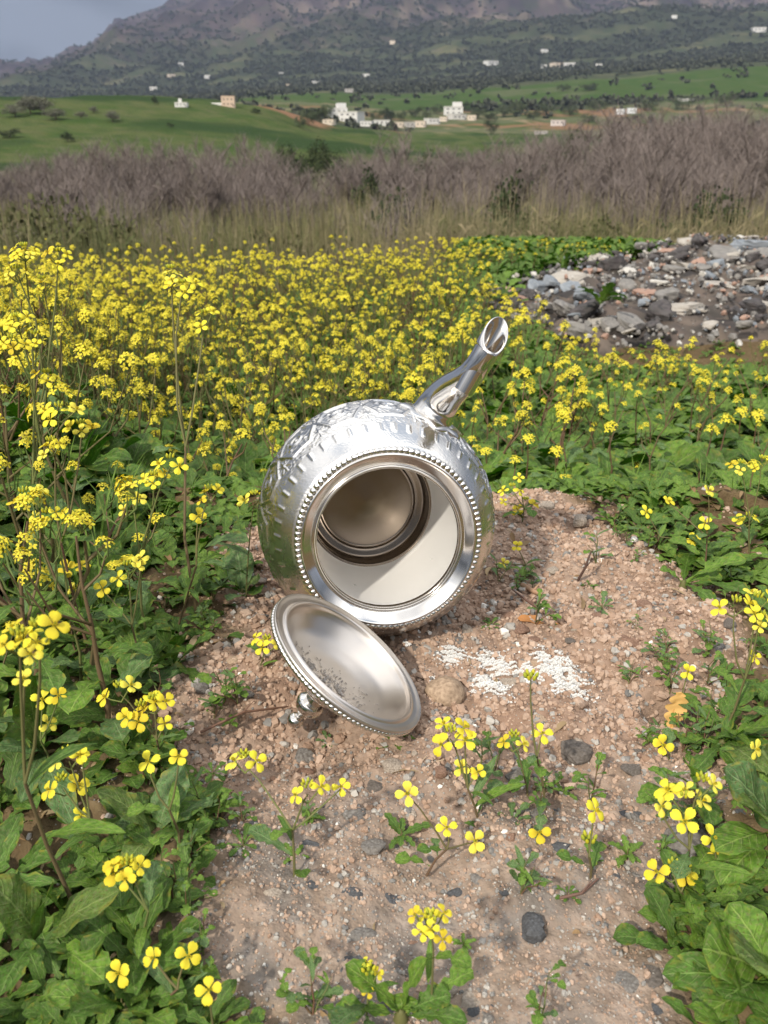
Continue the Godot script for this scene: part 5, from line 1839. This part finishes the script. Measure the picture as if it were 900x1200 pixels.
func front_flowers() -> void:
	# [label, foot pixel, heads as [pixel, flowers, depth offset], leaves, leaf length]
	var list := [
		["upright stem with one dense yellow head at the bottom centre", [500, 1190], [[505, 1080, 7, 0.0]], 3, 0.018],
		["short stem with three yellow flowers left of the bottom centre head", [428, 1196], [[432, 1143, 3, 0.0]], 3, 0.018],
		["sprawling stem with yellow flowers in the middle of the bare soil", [345, 1030], [[360, 925, 2, 0.0], [286, 890, 2, 0.02], [400, 922, 1, 0.01]], 4, 0.016],
		["forked stem with five flowers just below the lid's right end", [562, 962], [[528, 860, 3, 0.0], [545, 868, 1, 0.0], [540, 900, 1, 0.0], [560, 905, 1, 0.0]], 5, 0.018],
		["stem with two flowers in front of the salt's left half", [620, 935], [[602, 866, 2, 0.0]], 3, 0.014],
		["tall thin stem with half open buds before the salt", [640, 945], [[622, 795, 0, 0.0], [635, 860, 1, 0.0]], 4, 0.017],
		["tiny single flower stem low in the soil under the salt", [627, 1000], [[631, 975, 1, 0.0]], 2, 0.010],
		["tiny yellow flower on a bent stem left of the forked one", [500, 1020], [[478, 930, 1, 0.0], [523, 970, 1, 0.0], [555, 1003, 1, 0.01]], 3, 0.012],
		["single flower stem between salt and lower right flowers", [692, 1032], [[697, 950, 1, 0.0], [690, 985, 0, 0.0]], 3, 0.014],
		["stem with a cluster of four flowers in front of the grey stone", [803, 1052], [[803, 937, 4, 0.0], [822, 918, 2, 0.0], [775, 945, 1, 0.0]], 3, 0.018],
		["small stem with three flowers at lower right of the grey stone", [815, 1060], [[789, 1018, 2, 0.0], [803, 1026, 1, 0.0]], 2, 0.014],
		["single flower standing over the small burrow at right", [790, 850], [[806, 787, 1, 0.0]], 2, 0.012],
		["low flower at the foot of the upright dead leaf", [786, 890], [[777, 873, 1, 0.0]], 2, 0.010],
		["tall stem with a bright flower bunch at the right edge", [842, 868], [[862, 708, 2, 0.0], [888, 703, 3, 0.0], [890, 724, 3, 0.0], [884, 770, 1, 0.0]], 4, 0.022],
		["small flowers among the large right hand leaves", [852, 1020], [[835, 982, 1, 0.0], [842, 1006, 1, 0.0]], 1, 0.012],
		["tiny flower over the large right hand leaves", [893, 930], [[885, 878, 1, 0.0]], 1, 0.012],
		["two clean four petalled flowers at the lower left", [186, 1185], [[181, 1122, 1, 0.0], [220, 1120, 1, 0.0]], 2, 0.018],
		["flower at the bottom edge right of the two clean ones", [252, 1215], [[245, 1160, 1, 0.0]], 1, 0.014],
		["flower left of the two clean ones at the lower left", [140, 1190], [[140, 1140, 1, 0.0]], 1, 0.014],
		["stem with four flowers over the dark broad leaves at left", [165, 1110], [[150, 1015, 4, 0.0], [135, 1022, 1, 0.0]], 3, 0.018],
		["single large flower in front of the smooth leaf rosette", [212, 1005], [[175, 893, 1, 0.0], [209, 887, 1, 0.0]], 3, 0.018],
		["stem with scattered flowers left of the smooth leaf rosette", [125, 1000], [[80, 886, 2, 0.0], [95, 884, 1, 0.0], [73, 917, 2, 0.0], [95, 955, 1, 0.0]], 3, 0.02],
		["bushy stem with many flowers in the middle left", [190, 905], [[165, 830, 5, 0.0], [140, 808, 2, 0.0], [193, 848, 1, 0.0], [180, 822, 2, 0.0]], 4, 0.02],
		["blurred flower head close to the viewer at the left edge", [88, 1060], [[22, 748, 6, -0.02], [45, 738, 2, -0.02], [28, 796, 1, -0.01]], 3, 0.03],
		["small yellow flowers beside the blurred head at left", [60, 905], [[50, 820, 1, 0.0], [56, 848, 1, 0.0], [68, 815, 1, 0.0]], 2, 0.015],
		["low flower cluster touching the left end of the lid", [300, 790], [[313, 752, 4, 0.0]], 2, 0.012],
		["flowering weed leaning on the right flank of the teapot", [612, 672], [[606, 640, 1, 0.0], [590, 660, 1, 0.0]], 4, 0.016],
		["stem with two clear flowers in the plants at the left", [95, 780], [[78, 666, 1, 0.0], [96, 664, 1, 0.0], [88, 690, 1, 0.0]], 4, 0.022],
		["stem with three flowers left of the teapot's shoulder", [205, 740], [[245, 576, 3, 0.0], [232, 605, 1, 0.0]], 5, 0.024],
		["small yellow bloom against the left flank of the teapot", [288, 712], [[298, 582, 2, 0.0]], 4, 0.02],
		["stem with spread flowers in front of the dense stand at left", [160, 800], [[150, 665, 3, 0.0], [120, 690, 1, 0.0], [165, 655, 1, 0.0]], 5, 0.024],
		["tall brown stem with flowers at the middle left", [95, 820], [[55, 604, 4, 0.0], [28, 580, 2, 0.0], [75, 600, 1, 0.0]], 5, 0.026],
		["tall stem rising through the stand with a high yellow head", [232, 730], [[213, 335, 5, 0.06], [200, 318, 3, 0.06], [240, 370, 3, 0.06]], 6, 0.028],
		["tallest flower head at the upper left edge against the reeds", [40, 700], [[28, 292, 7, 0.0], [68, 298, 5, 0.02], [20, 318, 3, 0.0], [50, 330, 3, 0.02]], 7, 0.03],
		["second tall flower head below the tallest at the left edge", [70, 740], [[15, 400, 6, -0.02], [42, 395, 4, 0.0], [20, 375, 4, 0.0], [55, 440, 4, 0.0]], 7, 0.03],
		["branched flower stem before the dense stand at the left", [110, 780], [[70, 480, 5, 0.0], [95, 500, 4, 0.02], [60, 520, 3, 0.0]], 6, 0.028],
		["flower stem with large pale heads left of the teapot", [175, 760], [[180, 560, 5, 0.0], [155, 585, 3, 0.0], [200, 540, 2, 0.0]], 5, 0.026],
		["flower stem among the leaves at the right behind the mound", [826, 668], [[830, 575, 1, 0.0], [826, 613, 1, 0.0], [783, 588, 1, 0.02]], 4, 0.022],
		["flower stem at the right edge beyond the mound", [880, 660], [[877, 607, 2, 0.0], [893, 540, 2, 0.0], [868, 545, 3, 0.0]], 4, 0.024],
		["small flower stem behind the back edge of the mound", [770, 640], [[757, 600, 1, 0.0], [812, 632, 1, 0.0]], 3, 0.018],
		["pale yellow flowers right beside the teapot near the spout", [612, 612], [[600, 572, 2, 0.0], [616, 588, 2, 0.0], [590, 588, 1, 0.0], [608, 560, 1, 0.0]], 4, 0.02],
	]
	for p in list:
		var foot := on_ground(p[1][0], p[1][1])
		var t := thing("yellow_wildflower", foot, p[0], "wildflower")
		var st := Geo.new()
		var col := Color(0.15, 0.09, 0.06).lerp(Color(0.15, 0.17, 0.06), rng.randf())
		var heads: Array = p[2]
		var tops := []
		var mid := Vector3.ZERO
		for h in heads:
			var w := at_depth(h[0], h[1], -foot.z + float(h[3]))
			w.y = maxf(w.y, land(w.x, -w.z) + 0.008)
			tops.append(w)
			mid += w / heads.size()
		var fork := foot.lerp(mid, 0.55) + Vector3(rng.randfn(0, 0.004), 0, 0.004)
		var hgt: float = foot.distance_to(mid)
		var thick := clampf(0.0005 + hgt * 0.0026, 0.0006, 0.0010)
		if heads.size() > 1:
			st.tube([Vector3(0, -0.004, 0), (foot.lerp(fork, 0.5) - foot) + Vector3(rng.randfn(0, 0.02), 0, rng.randfn(0, 0.02)) * hgt, fork - foot], [thick * 1.2, thick, thick * 0.85], 6, col, false)
		for i in heads.size():
			var w: Vector3 = tops[i]
			var from := fork if heads.size() > 1 else foot - Vector3(0, 0.004, 0)
			var bow := from.lerp(w, 0.5) + Vector3(rng.randfn(0, 0.03), -0.02, rng.randfn(0, 0.03)) * hgt
			var n: int = heads[i][2]
			st.tube([from - foot, from.lerp(bow, 0.6) - foot, bow.lerp(w, 0.45) - foot, w - foot - Vector3(0, 0.003 if n > 1 else 0.001, 0)], [thick * 0.85, thick * 0.8, thick * 0.65, thick * 0.5], 5, col.lerp(Color(0.16, 0.20, 0.06), 0.4), false)
			var size := rng.randf_range(0.60, 0.88) * (0.62 if p[1][1] > 1186 and p[1][0] > 400 else 1.0)
			if n <= 1:
				if n == 1:
					add_flower(t, w, Vector3(rng.randfn(0, 0.3), 0.75, 0.65 + rng.randfn(0, 0.2)), size)
				else:
					part("buds", bud_shape, t, Transform3D(Basis.IDENTITY.scaled(Vector3.ONE * 1.3), w - foot))
				continue
			for f in n:
				var a := TAU * f / n + rng.randfn(0, 0.3)
				var ring := (0.0052 + 0.0004 * n + rng.randf_range(0, 0.0018)) * size * 1.2
				var o := Vector3(cos(a) * ring, rng.randf_range(-0.003, 0.003) - (0.004 if f % 2 else 0.0), sin(a) * ring * 0.9)
				st.tube([w - foot - Vector3(0, 0.008, 0), w - foot + o * 0.7 - Vector3(0, 0.003, 0), w - foot + o], [0.00045, 0.0004, 0.0004], 4, Color(0.17, 0.2, 0.06), false)
				add_flower(t, w + o, Vector3(cos(a) * 0.7, 1.0, sin(a) * 0.55 + 0.45), size * rng.randf_range(0.85, 1.05))
			part("buds", bud_shape, t, Transform3D(Basis(Vector3.UP, rng.randf() * TAU), w - foot + Vector3(0, 0.002, 0)))
		part("stem", st.mesh(M.stem), t)
		var n_leaf: int = p[3]
		for k in n_leaf:
			var f := 0.1 + 0.75 * float(k) / n_leaf
			var s: float = p[4] * rng.randf_range(0.7, 1.3) * (1.3 - 0.7 * f)
			var o := (foot.lerp(fork, minf(f * 1.6, 1.0)) if heads.size() > 1 else foot.lerp(mid, f)) - foot
			part("leaf", leaf_shapes[rng.randi() % 9][0], t, Transform3D((Basis(Vector3.UP, rng.randf() * TAU) * Basis(Vector3.RIGHT, -rng.randf_range(0.0, 0.5))).scaled(Vector3.ONE * s * 1.2), o))
